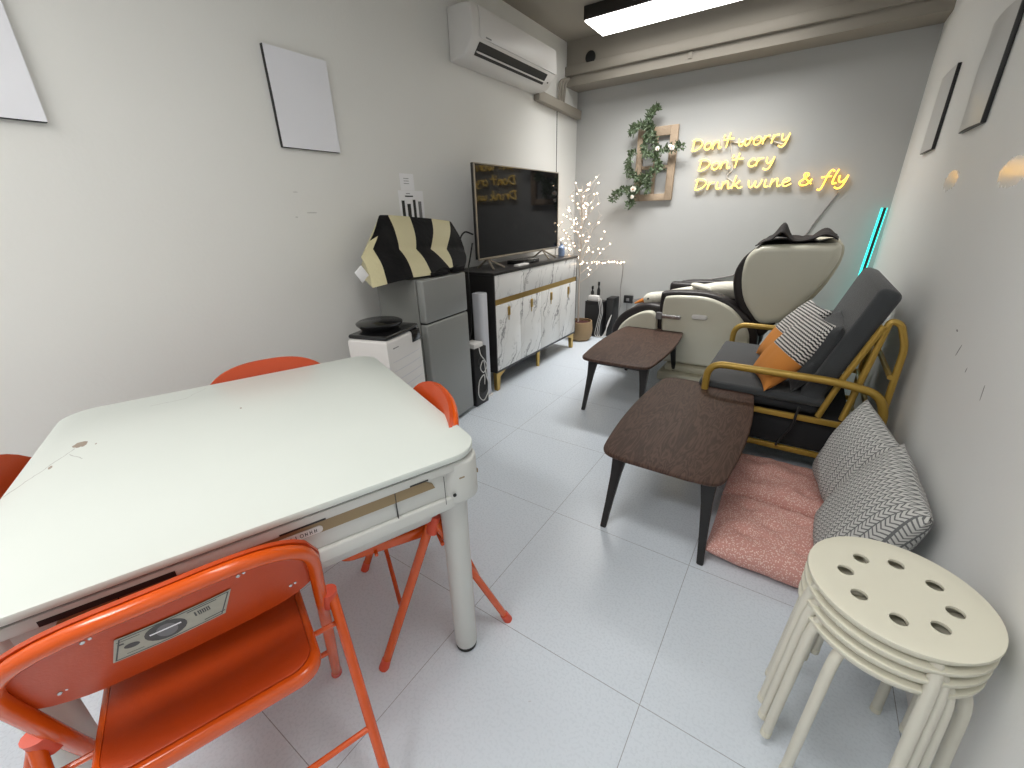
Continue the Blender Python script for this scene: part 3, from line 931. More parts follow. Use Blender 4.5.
b = B(); b.box((XL+.0025, 2.07, 1.476), (XL+.004, 2.19, 1.575)); part('sheet', b, M['paper'], sn)
b = B()
for z in (1.515, 1.53, 1.545): b.box((XL+.0041, 2.10, z), (XL+.0046, 2.145, z+.003))
part('print', b, M['greyink'], sn)

# ------------------------------------------------------------------ air cooler
AC = thing('air_cooler', 'white portable air cooler with a black lid between the table and refrigerator', 'air cooler', (-1.788, 1.410, 0), R(15))
b = B(); 
poly = [(-.105, -.16), (.09, -.16)]+[(.12+.012*math.cos(R(a)), .165*math.sin(R(a))) for a in range(-72, 73, 12)]+[(.09, .16), (-.105, .16)]
b.prism(poly, 'z', .05, .748, .015, 3); part('body', b, M['white'], AC, W=False)
b = B(); b.prism([(x*.97, y*.95) for x, y in poly], 'z', .7482, .772, .010, 3); part('top_panel', b, M['blackgloss'], AC, W=False)
b = B(); b.lathe([(0, 0), (.092, 0), (.10, .01), (.118, .028), (.12, .036), (.11, .042), (0, .044)], 30, (-.01, -.01, .7725)); part('lid', b, M['blackgloss'], AC, W=False)
b = B(); b.box((.106, .06, .685), (.136, .140, .7482), .004); part('control_panel', b, M['blackgloss'], AC, W=False)
b = B()
for z in (.63, .58, .53, .48, .43, .38, .33, .28): b.prism([(x, y) for x, y in [(.12+.0135*math.cos(R(a)), .166*math.sin(R(a))) for a in range(-50, 51, 10)]+[(.12+.011*math.cos(R(a)), .166*math.sin(R(a))) for a in range(50, -51, -10)]], 'z', z, z+.0025)
loose('louver', b, M['tower'], AC, W=False)
b = B()
for sx in (-.075, .09):
    for sy in (-.12, .12): b.ball((sx, sy, .025), .025, (.6, 1, 1), 10, 8); b.box((sx-.01, sy-.01, .03), (sx+.01, sy+.01, .052))
loose('castor', b, M['rubber'], AC, W=False)
b = B(); b.box((.125, -.115, .70), (.1315, -.07, .704)); part('badge', b, M['greyink'], AC, W=False)

# ------------------------------------------------------------------ tower and speaker between fridge and cabinet
tw = thing('tower_fan', 'tall pale grey tower appliance standing between refrigerator and cabinet', 'tower', (-1.875, 2.36, 0))
b = B(); b.prism(rrect(-1.925, 2.315, -1.835, 2.405, .025, 5), 'z', .012, .80, .006, 2); part('body', b, M['tower'], tw)
b = B(); b.prism(rrect(-1.935, 2.305, -1.825, 2.415, .025, 5), 'z', 0, .0118); part('base', b, M['white'], tw)
sp = thing('floor_speaker', 'black box speaker with two round cones beside the refrigerator foot', 'speaker', (-1.79, 2.24, 0))
b = B(); b.box((-1.93, 2.155, 0), (-1.795, 2.30, .44), .006); part('cabinet', b, M['black'], sp)
for z, r_ in ((.15, .062), (.33, .036)):
    b = B(); b.lathe([(r_-.008, 0), (r_-.004, .006), (r_, .006), (r_+.003, 0)], 28)
    b.lathe([(0, .004), (r_*.3, .004), (r_*.85, -.0005)], 28)
    for v in b.bm.verts: v.co = Vector((-1.7945+v.co.z, 2.228+v.co.x, z+v.co.y))
    part('cone', b, M['rubber'], sp)
ad = single('power_adapter', (lambda q: (q.box((-1.90, 2.17, .4405), (-1.80, 2.27, .475), .006), q)[1])(B()), M['white'], 'white power adapter lying on the black box speaker', 'power adapter')
b = B(); b.tube(cr([(-1.80, 2.22, .45), (-1.775, 2.205, .40), (-1.775, 2.25, .34), (-1.778, 2.275, .29), (-1.775, 2.23, .255), (-1.775, 2.195, .30), (-1.775, 2.235, .345), (-1.775, 2.26, .22), (-1.775, 2.285, .12), (-1.775, 2.22, .04), (-1.775, 2.16, .10), (-1.778, 2.18, .20), (-1.775, 2.235, .235), (-1.775, 2.235, .16)], 6), .0035, 8)
single('charging_cable', b, M['wcable'], 'white looped cable hanging in front of the black speaker', 'cable')

# ------------------------------------------------------------------ sideboard
SB = thing('sideboard', 'black sideboard with white marble doors and gold feet under the television', 'sideboard', (-2.02, 3.16, 0))
X0, X1, Y0, Y1 = -2.225, -1.83, 2.47, 3.85
b = B(); b.box((X0, Y0, .155), (X1-.018, Y1, .905), .002); b.box((X0, Y0-.005, .9052), (X1+.006, Y1+.005, .925), .003)
b.box((X1-.018, Y0, .155), (X1, Y0+.012, .905)); b.box((X1-.018, Y1-.012, .155), (X1, Y1, .905)); b.box((X1-.018, Y0, .155), (X1, Y1, .172))
part('body', b, M['cabblack'], SB)
dw = (Y1-Y0-.024)/4; 
for i in range(4):
    ya = Y0+.012+i*dw
    b = B(); b.box((X1-.0178, ya+.001, .173), (X1, ya+dw-.001, .685), .0015); d_ = part('door', b, M['marble'], SB)
    hy = ya+dw*.5
    b = B(); b.box((X1, hy-.014, .585), (X1+.010, hy+.014, .655), .003); h_ = part('handle', b, M['gold'], d_)
    b = B(); b.box((X1, hy-.004, .548), (X1+.004, hy+.004, .583), .001); part('pull_tab', b, M['gold'], h_)
b = B(); b.box((X1-.0178, Y0+.013, .6865), (X1-.004, Y1-.013, .728)); part('gold_band', b, M['gold'], SB, label='mirror gold band')
for ya, yb in ((Y0+.012, Y0+.40), (Y0+.402, Y1-.012)):
    b = B(); b.box((X1-.0178, ya+.001, .729), (X1, yb-.001, .9045), .0015); part('drawer', b, M['marble'], SB)
for (x, y, s) in ((X1-.03, Y0+.03, 1), (X1-.03, Y1-.03, -1), (X0+.04, Y0+.03, 1), (X0+.04, Y1-.03, -1)):
    b = B()
    b.prism([(y-s*.022, .1545), (y+s*.115, .1545), (y+s*.085, .135), (y+s*.03, .11), (y+s*.014, 0), (y-s*.016, 0)][::s], 'x', x-.018, x+.018, .002, 1)
    part('foot', b, M['gold'], SB)
b = B(); b.lathe([(0, 0), (.016, 0), (.018, .11), (.024, .1545), (0, .1545)], 16, (X1-.04, 3.16, 0)); part('foot', b, M['gold'], SB)

# TV
TV = thing('television', 'large flat television with thin champagne bezel on the sideboard', 'television', (-2.02, 3.14, .925))
xs = -2.0
b = B(); b.box((xs-.035, 2.53, 1.005), (xs-.004, 3.752, 1.652), .006); b.box((xs-.065, 2.75, 1.03), (xs-.034, 3.53, 1.35), .015); part('back_case', b, M['black'], TV)
b = B()
for lo, hi in (((xs-.006, 2.524, .998), (xs+.003, 3.758, 1.014)), ((xs-.006, 2.524, 1.643), (xs+.003, 3.758, 1.6505)), ((xs-.006, 2.524, 1.0145), (xs+.003, 2.534, 1.6425)), ((xs-.006, 3.750, 1.0145), (xs+.003, 3.758, 1.6425))):
    b.box(lo, hi, .001)
part('bezel', b, M['tvbezel'], TV)
b = B(); b.box((xs-.0035, 2.5345, 1.0145), (xs, 3.7495, 1.6425)); part('screen', b, M['screen'], TV)
for y in (2.66, 3.50):
    b = B()
    b.tube([(xs-.02, y, 1.0), (xs+.075, y-.05, .9285)], .007, 8); b.tube([(xs-.02, y, 1.0), (xs+.06, y+.11, .9285)], .007, 8)
    b.tube([(xs-.02, y, 1.0), (xs-.12, y, .9285)], .007, 8)
    part('stand_leg', b, M['tvbezel'], TV)
# things on the sideboard
bx = thing('set_top_box', 'black set-top box under the television', 'media box', (-1.97, 3.05, .925))
b = B(); b.box((-2.06, 2.98, .9255), (-1.90, 3.24, .956), .004); part('case', b, M['blackgloss'], bx)
b = B(); b.box((-1.90, 3.16, .938), (-1.899, 3.17, .944)); part('indicator', b, M['greyink'], bx)
b = B(); b.box((-1.895, 2.83, .9255), (-1.845, 2.99, .945), .008, 3)
single('remote_control', b, M['white'], 'white remote control in front of the black set-top box', 'remote control')
bt = thing('plastic_bottle', 'small clear bottle at the far end of the sideboard', 'bottle', (-1.965, 3.74, .925))
b = B(); b.lathe([(0, 0), (.03, 0), (.032, .01), (.032, .075), (.012, .10), (.012, .112), (0, .112)], 18, (-1.965, 3.775, .9255)); part('body', b, M['barb'], bt)
b = B(); b.lathe([(0, .1125), (.014, .1125), (.014, .13), (0, .13)], 14, (-1.965, 3.775, .9255)); part('cap', b, M['white'], bt)
b = B(); b.tube(cr([(-2.10, 2.60, 1.18), (-2.12, 2.53, 1.20), (-2.11, 2.46, 1.15), (-2.11, 2.49, 1.08), (-2.12, 2.44, 1.00), (-2.12, 2.38, .93), (-2.12, 2.36, .7), (-2.12, 2.32, .4)], 8), .006, 8)
single('black_cable', b, M['cable'], 'black cable looping down behind the left side of the television', 'cable')
b = B(); b.tube(cr([(-2.08, 2.56, 1.12), (-2.06, 2.50, 1.02), (-2.05, 2.455, .93), (-2.0, 2.40, .8), (-1.98, 2.37, .55), (-1.97, 2.33, .45)], 8), .006, 8)
single('black_cable', b, M['cable'], 'black cord running down between sideboard and refrigerator', 'cable')

# ------------------------------------------------------------------ light tree, basket, boxes in the corner
LT = thing('fairy_light_tree', 'white birch twig tree with warm fairy lights in the far corner', 'light tree', (-1.95, 4.18, .05))
rnd = random.Random(3)
b = B(); b.tube(cr([(-1.95, 4.18, .05), (-1.955, 4.18, .6), (-1.95, 4.19, 1.1), (-1.965, 4.19, 1.55)], 6), .011, 8, taper=.4); part('trunk', b, M['birch'], LT)
tips = []
b = B()
for i in range(30):
    z = .62+.88*(i/30)+rnd.uniform(-.02, .02)
    an = i*2.399+rnd.uniform(-.3, .3)
    L_ = (.34-.18*(i/30))*rnd.uniform(.8, 1.15)
    dx, dy = math.cos(an)*.8, math.sin(an)*.75
    p0 = Vector((-1.953, 4.185, z)); 
    def cl(p): p.x = max(p.x, XL+.012); p.y = min(p.y, YB-.02); return p
    p1 = cl(p0+Vector((dx*L_*.5, dy*L_*.5, L_*.30))); p2 = cl(p0+Vector((dx*L_, dy*L_, L_*.75)))
    b.tube(cr([p0, p1, p2], 4), .0045, 5, taper=.35)
    for q in range(4):
        f = .35+.2*q; s = cl(p0.lerp(p1, min(1, f*2))) if f < .5 else p1.lerp(p2, f*2-1)
        e = cl(s+Vector((rnd.uniform(-.07, .07), rnd.uniform(-.06, .06), rnd.uniform(.03, .09))))
        b.tube([s, e], .002, 4); tips.append(e)
        tips.append(s.lerp(e, .5)+Vector((0, 0, .008)))
    tips.append(p2)
part('branch', b, M['birch'], LT)
rnd.shuffle(tips)
ledme = None
for e in tips[:99]:
    if ledme is None:
        bb = B(); bb.ball((0, 0, 0), .0048, u=8, v=6); ledme = bb.done('light_bulb'); ledme.materials.append(M['led'])
    o = bpy.data.objects.new('light_bulb', ledme); COL.objects.link(o); o.parent = LT; o.location = Vector(e)-Vector(LT.location)
bk = thing('woven_basket', 'round woven basket holding the light tree', 'basket', (-1.91, 4.15, 0))
b = B(); b.lathe([(0, 0), (.10, 0), (.125, .04), (.135, .12), (.125, .21), (.115, .21), (.12, .12), (.11, .05), (0, .04)], 32, (-1.91, 4.15, 0)); part('body', b, M['basket'], bk)
b = B(); b.lathe([(0, .19), (.117, .185)], 28, (-1.91, 4.15, 0)); b.lathe([(.117, .185), (0, .17)], 28, (-1.91, 4.15, 0)); part('filling', b, M['soil'], bk, label='dark red filling')
LT.location.z = .05
g1 = thing('black_box', 'larger black box standing on the floor behind the basket', 'box', (-1.72, 4.34, 0))
b = B(); b.box((-1.94, 4.315, 0), (-1.735, 4.47, .395), .008); part('case', b, M['black'], g1)
b = B(); b.box((-1.915, 4.3135, .05), (-1.76, 4.3155, .35), .0005); part('grille', b, M['rubber'], g1)
g2 = thing('black_box', 'narrow black box right of the larger one in the far corner', 'box', (-1.62, 4.45, 0))
b = B(); b.box((-1.725, 4.40, 0), (-1.635, 4.56, .43), .006); part('case', b, M['black'], g2)
b = B(); b.box((-1.715, 4.3985, .05), (-1.645, 4.4005, .40), .0005); part('grille', b, M['rubber'], g2)
b = B(); b.box((-1.91, 4.325, .3955), (-1.79, 4.385, .455), .008)
single('white_charger', b, M['white'], 'white charger on top of the larger black corner box', 'charger')
for (x, y, z, h, lb) in ((-1.90, 4.42, .3955, .15, 'small black bottle left of the white charger'), (-1.83, 4.425, .3955, .20, 'taller black bottle behind the white charger')):
    q = thing('spray_bottle', lb, 'bottle', (x, y, z), group='black bottles on the corner box')
    b = B(); b.lathe([(0, 0), (.017, 0), (.018, h*.55), (.008, h*.7), (.008, h*.8), (0, h*.8)], 14, (x, y, z)); part('body', b, M['black'], q)
    b = B(); b.lathe([(0, h*.8), (.012, h*.8), (.012, h), (0, h)], 12, (x, y, z)); part('cap', b, M['blackgloss'], q)
b = B()
b.tube(cr([(-1.94, 4.24, .80), (-1.80, 4.35, .82), (-1.70, 4.45, .83), (-1.62, 4.52, .80), (-1.62, 4.56, .68), (-1.64, 4.585, .5), (-1.62, 4.58, .34)], 8), .004, 6)
b.tube(cr([(-1.62, 4.58, .34), (-1.64, 4.58, .22), (-1.60, 4.59, .17), (-1.56, 4.60, .25), (-1.55, 4.575, .36)], 8), .004, 6)
lc = thing('fairy_light_cable', 'pale cable with warm bulbs running from the tree to the outlet', 'cable', (-1.62, 4.55, .3))
part('cable', b, M['gcable'], lc)
for i in range(16):
    f = i/15; p = Vector((-1.90, 4.28, .812)).lerp(Vector((-1.60, 4.535, .80)), f)+Vector((rnd.uniform(-.015, .015), -.008, rnd.uniform(-.012, .016)))
    o = bpy.data.objects.new('light_bulb', ledme); COL.objects.link(o); o.parent = lc; o.location = p-Vector(lc.location)
b = B()
for dx in (0, .018, .034):
    b.tube(cr([(-1.80+dx, 4.335, .435), (-1.775+dx, 4.295, .42), (-1.75+dx, 4.290, .3), (-1.775+dx, 4.292, .16), (-1.79+dx*1.5, 4.288, .03), (-1.71+dx, 4.29, .02), (-1.67, 4.33, .12+dx), (-1.65, 4.39, .25)], 7), .004, 6)
single('white_cable_bundle', b, M['wcable'], 'tangle of white cables hanging in front of the black corner boxes', 'cable')
ot = thing('wall_outlet', 'black wall outlet box low on the back wall', 'outlet', (-1.38, YB, .40))
b = B(); b.box((-1.595, YB-.035, .355), (-1.495, YB-.0005, .438), .004); part('housing', b, M['black'], ot)
b = B(); b.box((-1.56, YB-.052, .38), (-1.53, YB-.035, .41), .003); part('plug', b, M['greyink'], ot)

# ------------------------------------------------------------------ neon sign
G = {
 'D': (1.35, [[(.22, 1.45), (.12, .8), (0, 0)], [(-.05, 1.35), (.45, 1.5), (1.0, 1.25), (1.12, .8), (.8, .3), (.3, .02), (0, 0)]]),
 'o': (.95, [[(.45, 1), (.1, .7), (.08, .2), (.38, 0), (.72, .3), (.72, .8), (.45, 1)]]),
 'n': (1.05, [[(.1, 1), (.05, .5), (0, 0)], [(.02, .35), (.3, .9), (.6, .95), (.62, .4), (.7, .02), (.95, .2)]]),
 "'": (.2, [[(.12, 1.7), (.03, 1.3)]]),
 't': (.85, [[(.5, 1.85), (.32, .9), (.2, 0)], [(-.15, 1.02), (.4, 1.1), (.95, 1.12)]]),
 'w': (1.5, [[(0, .95), (.08, .3), (.28, .02), (.5, .3), (.68, .85)], [(.68, .85), (.68, .25), (.86, .02), (1.1, .3), (1.3, 1)]]),
 'r': (.85, [[(.12, 1), (.05, .5), (0, 0)], [(.04, .4), (.3, .9), (.65, .95)]]),
 'y': (1.0, [[(.1, 1), (.1, .45), (.3, .2), (.6, .5), (.78, 1)], [(.78, 1), (.62, .2), (.4, -.4), (.1, -.55), (-.15, -.35)]]),
 'c': (.8, [[(.68, .82), (.4, 1), (.08, .6), (.12, .15), (.4, 0), (.72, .2)]]),
 'i': (.62, [[(.15, 1), (.08, .4), (.15, .03), (.45, .12)]]),
 'k': (1.0, [[(.3, 1.7), (.15, .8), (0, 0)], [(.75, 1), (.4, .6), (.12, .45), (.45, .3), (.7, .02), (1.05, .15)]]),
 'e': (.85, [[(.08, .45), (.45, .55), (.66, .8), (.45, 1), (.12, .75), (.08, .25), (.35, 0), (.85, .3)]]),
 '&': (1.35, [[(1.15, .15), (.7, .7), (.4, 1.2), (.55, 1.5), (.8, 1.3), (.5, .85), (.12, .45), (.25, .05), (.7, .05), (1.0, .4), (1.15, .75)]]),
 'f': (.85, [[(.95, 1.5), (.75, 1.7), (.5, 1.3), (.25, 0), (.05, -.6), (-.2, -.55)], [(-.05, .85), (.4, .95), (.8, .95)]]),
 'l': (.5, [[(.42, 1.75), (.2, .9), (.12, .1), (.45, .12)]]),
 ' ': (.6, []),
}
def neon_line(text, x0, x1, zb, rise, label, hot=()):
    tot = sum(G[c][0] for c in text)-.25; k = (x1-x0)/tot; kz = .062
    t = thing('neon_sign', label, 'neon sign', (x0, 4.59, zb), group='neon sign lines')
    u = 0
    tubes = {False: B(), True: B()}; back = B()
    for i, c in enumerate(text):
        w, st = G[c]
        h = any(a <= i < b_ for a, b_ in hot)
        for s in st:
            pts = cr([(x0+(u+p[0])*k, 4.590, zb+rise*(u/tot)+p[1]*kz) for p in s], 5)
            tubes[h].tube(pts, .0054, 8)
            back.tube([(p.x, 4.603, p.z) for p in pts], .0068, 6)
        u += w
    part('neon_tube', tubes[False], M['neon'], t)
    if hot: part('neon_tube', tubes[True], M['neonhot'], t, label='golden brighter neon tube')
    part('backing', back, M['acrylic'], t)
    for v in (x0+.1, x1-.1):
        pass
    return t
neon_line("Don't worry", -1.055, -.295, 1.808, .005, "yellow neon sign line reading Don't worry")
neon_line("Don't cry", -.975, -.375, 1.640, .008, "yellow neon sign line reading Don't cry")
neon_line("Drink wine & fly", -.985, .165, 1.478, -.006, 'yellow neon sign line reading Drink wine & fly', hot=((11, 16),))
b = B()
b.tube(cr([(-.74, 4.612, 1.86), (-.66, 4.612, 1.84), (-.60, 4.61, 1.86), (-.52, 4.61, 1.845), (-.45, 4.61, 1.86), (-.40, 4.61, 1.825), (-.33, 4.61, 1.80), (-.31, 4.61, 1.83)], 7), .0065, 8)  # pale zigzag drawn in place of white lamp glints over the word worry
b.tube(cr([(-.74, 4.612, 1.86), (-.72, 4.612, 1.78), (-.70, 4.612, 1.70), (-.69, 4.612, 1.63), (-.73, 4.612, 1.58), (-.68, 4.612, 1.54), (-.64, 4.612, 1.50)], 6), .0035, 6)
single('neon_glint_wire', b, M['wcable'], 'pale zigzag shaped as the lamp glints over worry, plus thin wire joining the lines of the neon sign', 'wire')
b = B(); b.tube(cr([(.13, 4.612, 1.41), (.02, 4.612, 1.19), (-.06, 4.612, 1.045), (-.30, 4.612, .86), (-.52, 4.612, .72), (-.80, 4.612, .64), (-1.2, 4.612, .48), (-1.46, 4.612, .40), (-1.50, 4.60, .39)], 8), .006, 8)
single('neon_power_cord', b, M['gcable'], 'grey cord running diagonally down the back wall from the neon sign', 'cord')

# ------------------------------------------------------------------ old window frame with garland
WF = thing('decorative_window_frame', 'weathered wooden window frame hung on the back wall', 'frame', (-1.385, YB, 1.40))
yf0, yf1 = YB-.035, YB-.001
for (x0, x1, z0, z1, nm) in ((-1.575, -1.515, 1.40, 2.045, 'stile'), (-1.265, -1.195, 1.40, 2.045, 'stile'), (-1.514, -1.266, 1.40, 1.462, 'rail'), (-1.514, -1.266, 1.965, 2.045, 'rail')):
    b = B(); b.box((x0, yf0, z0), (x1, yf1, z1), .004); part(nm, b, M['oldwood'], WF)
b = B(); b.box((-1.404, yf0+.006, 1.4625), (-1.376, yf1-.003, 1.9645), .002); part('muntin', b, M['oldwood'], WF)
b = B(); b.box((-1.5135, yf0+.008, 1.685), (-1.2665, yf1-.004, 1.715), .002); part('muntin', b, M['oldwood'], WF)
GA = thing('leaf_garland', 'artificial green leaf garland with white flowers draped over the wooden window frame', 'garland', (-1.4, 4.56, 1.4))
vines = [[(-1.44, 4.565, 2.02), (-1.47, 4.55, 2.10), (-1.43, 4.55, 2.17), (-1.405, 4.55, 2.185)],
         [(-1.44, 4.565, 2.02), (-1.52, 4.55, 2.06), (-1.60, 4.55, 2.05), (-1.62, 4.56, 2.02)],
         [(-1.44, 4.565, 2.02), (-1.40, 4.55, 1.94), (-1.36, 4.55, 1.86), (-1.26, 4.55, 1.84), (-1.13, 4.55, 1.85)],
         [(-1.46, 4.565, 2.0), (-1.48, 4.55, 1.9), (-1.47, 4.55, 1.82), (-1.36, 4.55, 1.80), (-1.34, 4.55, 1.72)],
         [(-1.59, 4.57, 1.86), (-1.63, 4.55, 1.78), (-1.62, 4.55, 1.68), (-1.54, 4.55, 1.62), (-1.46, 4.55, 1.60), (-1.38, 4.55, 1.66), (-1.30, 4.55, 1.70)],
         [(-1.46, 4.55, 1.62), (-1.42, 4.55, 1.56), (-1.42, 4.55, 1.50)],
         [(-1.46, 4.55, 1.58), (-1.54, 4.55, 1.50), (-1.60, 4.55, 1.50), (-1.70, 4.55, 1.50), (-1.78, 4.55, 1.43)],
         [(-1.54, 4.55, 1.52), (-1.57, 4.55, 1.44), (-1.59, 4.56, 1.36)]]
b = B(); lv = [B(), B()]
rg = random.Random(11)
def leaf(bb, p, d, L_, w):
    d = d.normalized(); s = d.cross(Vector((0, -1, 0)).lerp(Vector((rg.uniform(-1, 1), -1, rg.uniform(-1, 1))), .5)).normalized(); n_ = d.cross(s).normalized()
    q = [p, p+d*L_*.35+s*w, p+d*L_*.35-s*w, p+d*L_*.7+s*w*.75, p+d*L_*.7-s*w*.75, p+d*L_, p+d*L_*.35-n_*w*.35, p+d*L_*.7-n_*w*.3]
    for x in q:
        if x.y > YB-.004: x.y = YB-.004
    v = [bb.bm.verts.new(x) for x in q]
    for f in ((0, 1, 6), (0, 6, 2), (1, 3, 7, 6), (6, 7, 4, 2), (3, 5, 7), (7, 5, 4)): bb.bm.faces.new([v[i] for i in f])
for vi, vn in enumerate(vines):
    pts = cr(vn, 9); b.tube(pts, .004, 5, taper=.5)
    for i, p in enumerate(pts):
        t_ = (pts[min(i+1, len(pts)-1)]-pts[max(i-1, 0)]).normalized()
        for q in range(6):
            a = rg.uniform(0, 2*PI)
            d = t_*rg.uniform(.1, .9)+Vector((math.cos(a), -abs(math.sin(a))*.6, math.sin(a)))
            leaf(lv[0 if rg.random() < .75 else 1], p+Vector((rg.uniform(-.022, .022), -rg.uniform(0, .03), rg.uniform(-.022, .022))), d, rg.uniform(.030, .056), rg.uniform(.005, .009))
part('stem', b, M['stemg'], GA)
part('foliage', lv[0], M['leaf'], GA); part('foliage', lv[1], M['leafpale'], GA, label='paler leaves')
for (x, z, r_) in ((-1.555, 1.51, .028), (-1.215, 1.845, .022), (-1.35, 1.85, .02), (-1.56, 1.44, .018), (-1.235, 1.86, .016)):
    b = B()
    for k in range(7):
        a = 2*PI*k/7; b.ball((x+r_*.6*math.cos(a), 4.508, z+r_*.6*math.sin(a)), r_*.5, (1, .35, 1), 8, 6)
    fl = part('flower', b, M['petal'], GA)
    b = B(); b.ball((x, 4.498, z), r_*.25, u=8, v=6); part('flower_center', b, M['beak'], fl)

# ------------------------------------------------------------------ corner led pole
LP = thing('corner_led_lamp', 'slim black corner lamp with teal led light leaning in the back right corner', 'corner lamp', (.42, 4.50, 0))
p0, p1 = Vector((.385, 4.50, .02)), Vector((.448, 4.545, 1.285))
b = B(); b.tube([p0, p1], .0095, 4); part('pole', b, M['black'], LP)
dl = Vector((-.016, .012, 0)); dr = Vector((.014, .006, 0))
b = B(); b.tube([p0+dl, p1+dl], .0072, 8); part('light_strip', b, M['teal'], LP)
b = B(); b.tube([p0+dr, p1+dr], .0035, 8); part('light_strip', b, M['teal'], LP)
b = B(); b.lathe([(0, 0), (.05, 0), (.05, .012), (0, .02)], 20, (.385, 4.50, 0)); part('base', b, M['black'], LP)

# ------------------------------------------------------------------ massage chair
MC = thing('massage_chair', 'reclined cream and black massage chair against the back wall', 'massage chair', (-.45, 3.85, 0))
side = [(-.864, .664), (-.84, .678), (-.778, .688), (-.66, .694), (-.556, .689), (-.46, .664), (-.371, .62), (-.292, .543), (-.24, .463), (-.222, .388), (-.223, .309), (-.26, .19), (-.32, .15), (-.785, .135), (-.825, .16), (-.845, .25), (-.872, .447), (-.876, .60)]
side = [tuple(p) for p in cr([(x, z, 0) for x, z in side], 3, True)]; side = [(p[0], p[1]) for p in side]
for y0, y1 in ((3.45, 3.56), (4.12, 4.23)):
    b = B(); b.prism(side, 'y', y0, y1, .028, 4); sp_ = part('side_panel', b, M['shell'], MC)
    if y0 < 3.5:
        b = B(); b.prism(rrect(-.64, .522, -.53, .557, .015, 4), 'y', 3.425, 3.4505, .006, 2); part('handle', b, M['white'], sp_)
        b = B(); b.prism(rrect(-.905, .505, -.72, .535, .013, 4), 'y', 3.43, 3.4505, .004, 2); part('bracket', b, M['steel'], sp_)
        b = B(); b.prism(rrect(-.915, .493, -.865, .548, .01, 4), 'y', 3.425, 3.45, .004, 2); part('bracket_clamp', b, M['greyink'], sp_)
arm = [(-.90, .30), (-.905, .66), (-.88, .70), (-.80, .715), (-.66, .722), (-.55, .717), (-.44, .69), (-.33, .625), (-.24, .55), (-.19, .47), (-.17, .38), (-.19, .18), (-.4, .15), (-.8, .15)]
arm = [(p[0], p[1]) for p in cr([(x, z, 0) for x, z in arm], 3, True)]
for y0, y1 in ((3.475, 3.60), (4.08, 4.205)):
    b = B(); b.prism(arm, 'y', y0, y1, .02, 3); part('armrest', b, M['leather'], MC)
b = B(); b.box((-.98, 4.03, .46), (-.55, 4.14, .70), .03, 3); part('arm_pad', b, M['leather'], MC)
b = B(); b.box((-.88, 3.58, .12), (-.20, 4.10, .50), .06, 4); part('seat', b, M['leather'], MC)
b = B(); b.box((-.84, 3.36, 0), (-.12, 4.28, .075), .02, 3); b.box((-.80, 3.42, .07), (-.16, 4.24, .135), .02, 3); part('base', b, M['shell2'], MC)
bo = [(-.309, 1.035), (-.27, 1.062), (-.238, 1.072), (-.05, 1.082), (.137, 1.090), (.175, 1.082), (.188, 1.054), (.186, .977), (.127, .821), (.032, .66), (-.04, .575), (-.10, .54), (-.158, .53), (-.20, .545), (-.231, .578), (-.306, .683), (-.346, .825), (-.345, .966)]
bo = [(p[0], p[1]) for p in cr([(x, z, 0) for x, z in bo], 3, True)]
for y0, y1 in ((3.44, 3.60), (4.10, 4.26)):
    b = B(); b.prism(bo, 'y', y0, y1, .05, 5); part('back_wing', b, M['shell'], MC)
rear = [(.04, 1.06), (.17, 1.088), (.205, 1.05), (.198, .95), (.14, .79), (.04, .63), (-.04, .55), (-.12, .52), (-.14, .56), (-.02, .68), (.06, .85), (.07, .98)]
rear = [(p[0], p[1]) for p in cr([(x, z, 0) for x, z in rear], 3, True)]
b = B(); b.prism(rear, 'y', 3.50, 4.20, .03, 4); part('back_shell', b, M['shell2'], MC)
pad = [(-.33, 1.02), (-.375, .96), (-.405, .87), (-.396, .76), (-.345, .62), (-.275, .515), (-.235, .47), (-.16, .42), (-.10, .50), (.0, .66), (.06, .85), (.09, 1.06), (-.1, 1.085), (-.25, 1.075)]
pad = [(p[0], p[1]) for p in cr([(x, z, 0) for x, z in pad], 3, True)]
b = B(); b.prism(pad, 'y', 3.50, 4.20, .03, 4); part('back_pad', b, M['leather'], MC)
# leg rest
ft = [(-1.31, .30), (-1.30, .38), (-1.24, .475), (-1.15, .54), (-1.03, .59), (-.93, .59), (-.88, .55), (-.885, .30), (-.93, .20), (-1.1, .18), (-1.25, .22)]
ft = [(p[0], p[1]) for p in cr([(x, z, 0) for x, z in ft], 3, True)]
b = B(); b.prism(ft, 'y', 3.50, 4.18, .03, 4); part('leg_rest', b, M['leather'], MC)
fc = [(-1.235, .30), (-1.22, .385), (-1.15, .465), (-1.045, .527), (-.965, .543), (-.925, .51), (-.905, .42), (-.91, .28), (-.95, .22), (-1.15, .22)]
fc = [(p[0], p[1]) for p in cr([(x, z, 0) for x, z in fc], 3, True)]
for y0, y1 in ((3.44, 3.52), (4.16, 4.24)):
    b = B(); b.prism(fc, 'y', y0, y1, .02, 4); part('leg_rest_panel', b, M['shell'], MC)
# dark cloth on top of the back
b = B()
def clf(u, v):
    x = -.30+.46*u; y = 3.47+.62*v
    z = 1.098+.045*abs(noise.noise(Vector((x*7, y*4, 3))))+.105*math.exp(-((x+.155)/.045)**2)*math.exp(-((v-.25)/.3)**2)+.065*math.exp(-((x-.09)/.07)**2)*math.exp(-((v-.3)/.4)**2)
    if u < .12: z -= (.12-u)*.25
    return Vector((x, y, z))
b.grid(clf, 34, 20); me = b.done('dark_cloth', 50)
o = single('dark_cloth', me, M['clothdark'], 'crumpled dark brown cloth lying on top of the massage chair back', 'cloth')
md = o.modifiers.new('thick', 'SOLIDIFY'); md.thickness = .008
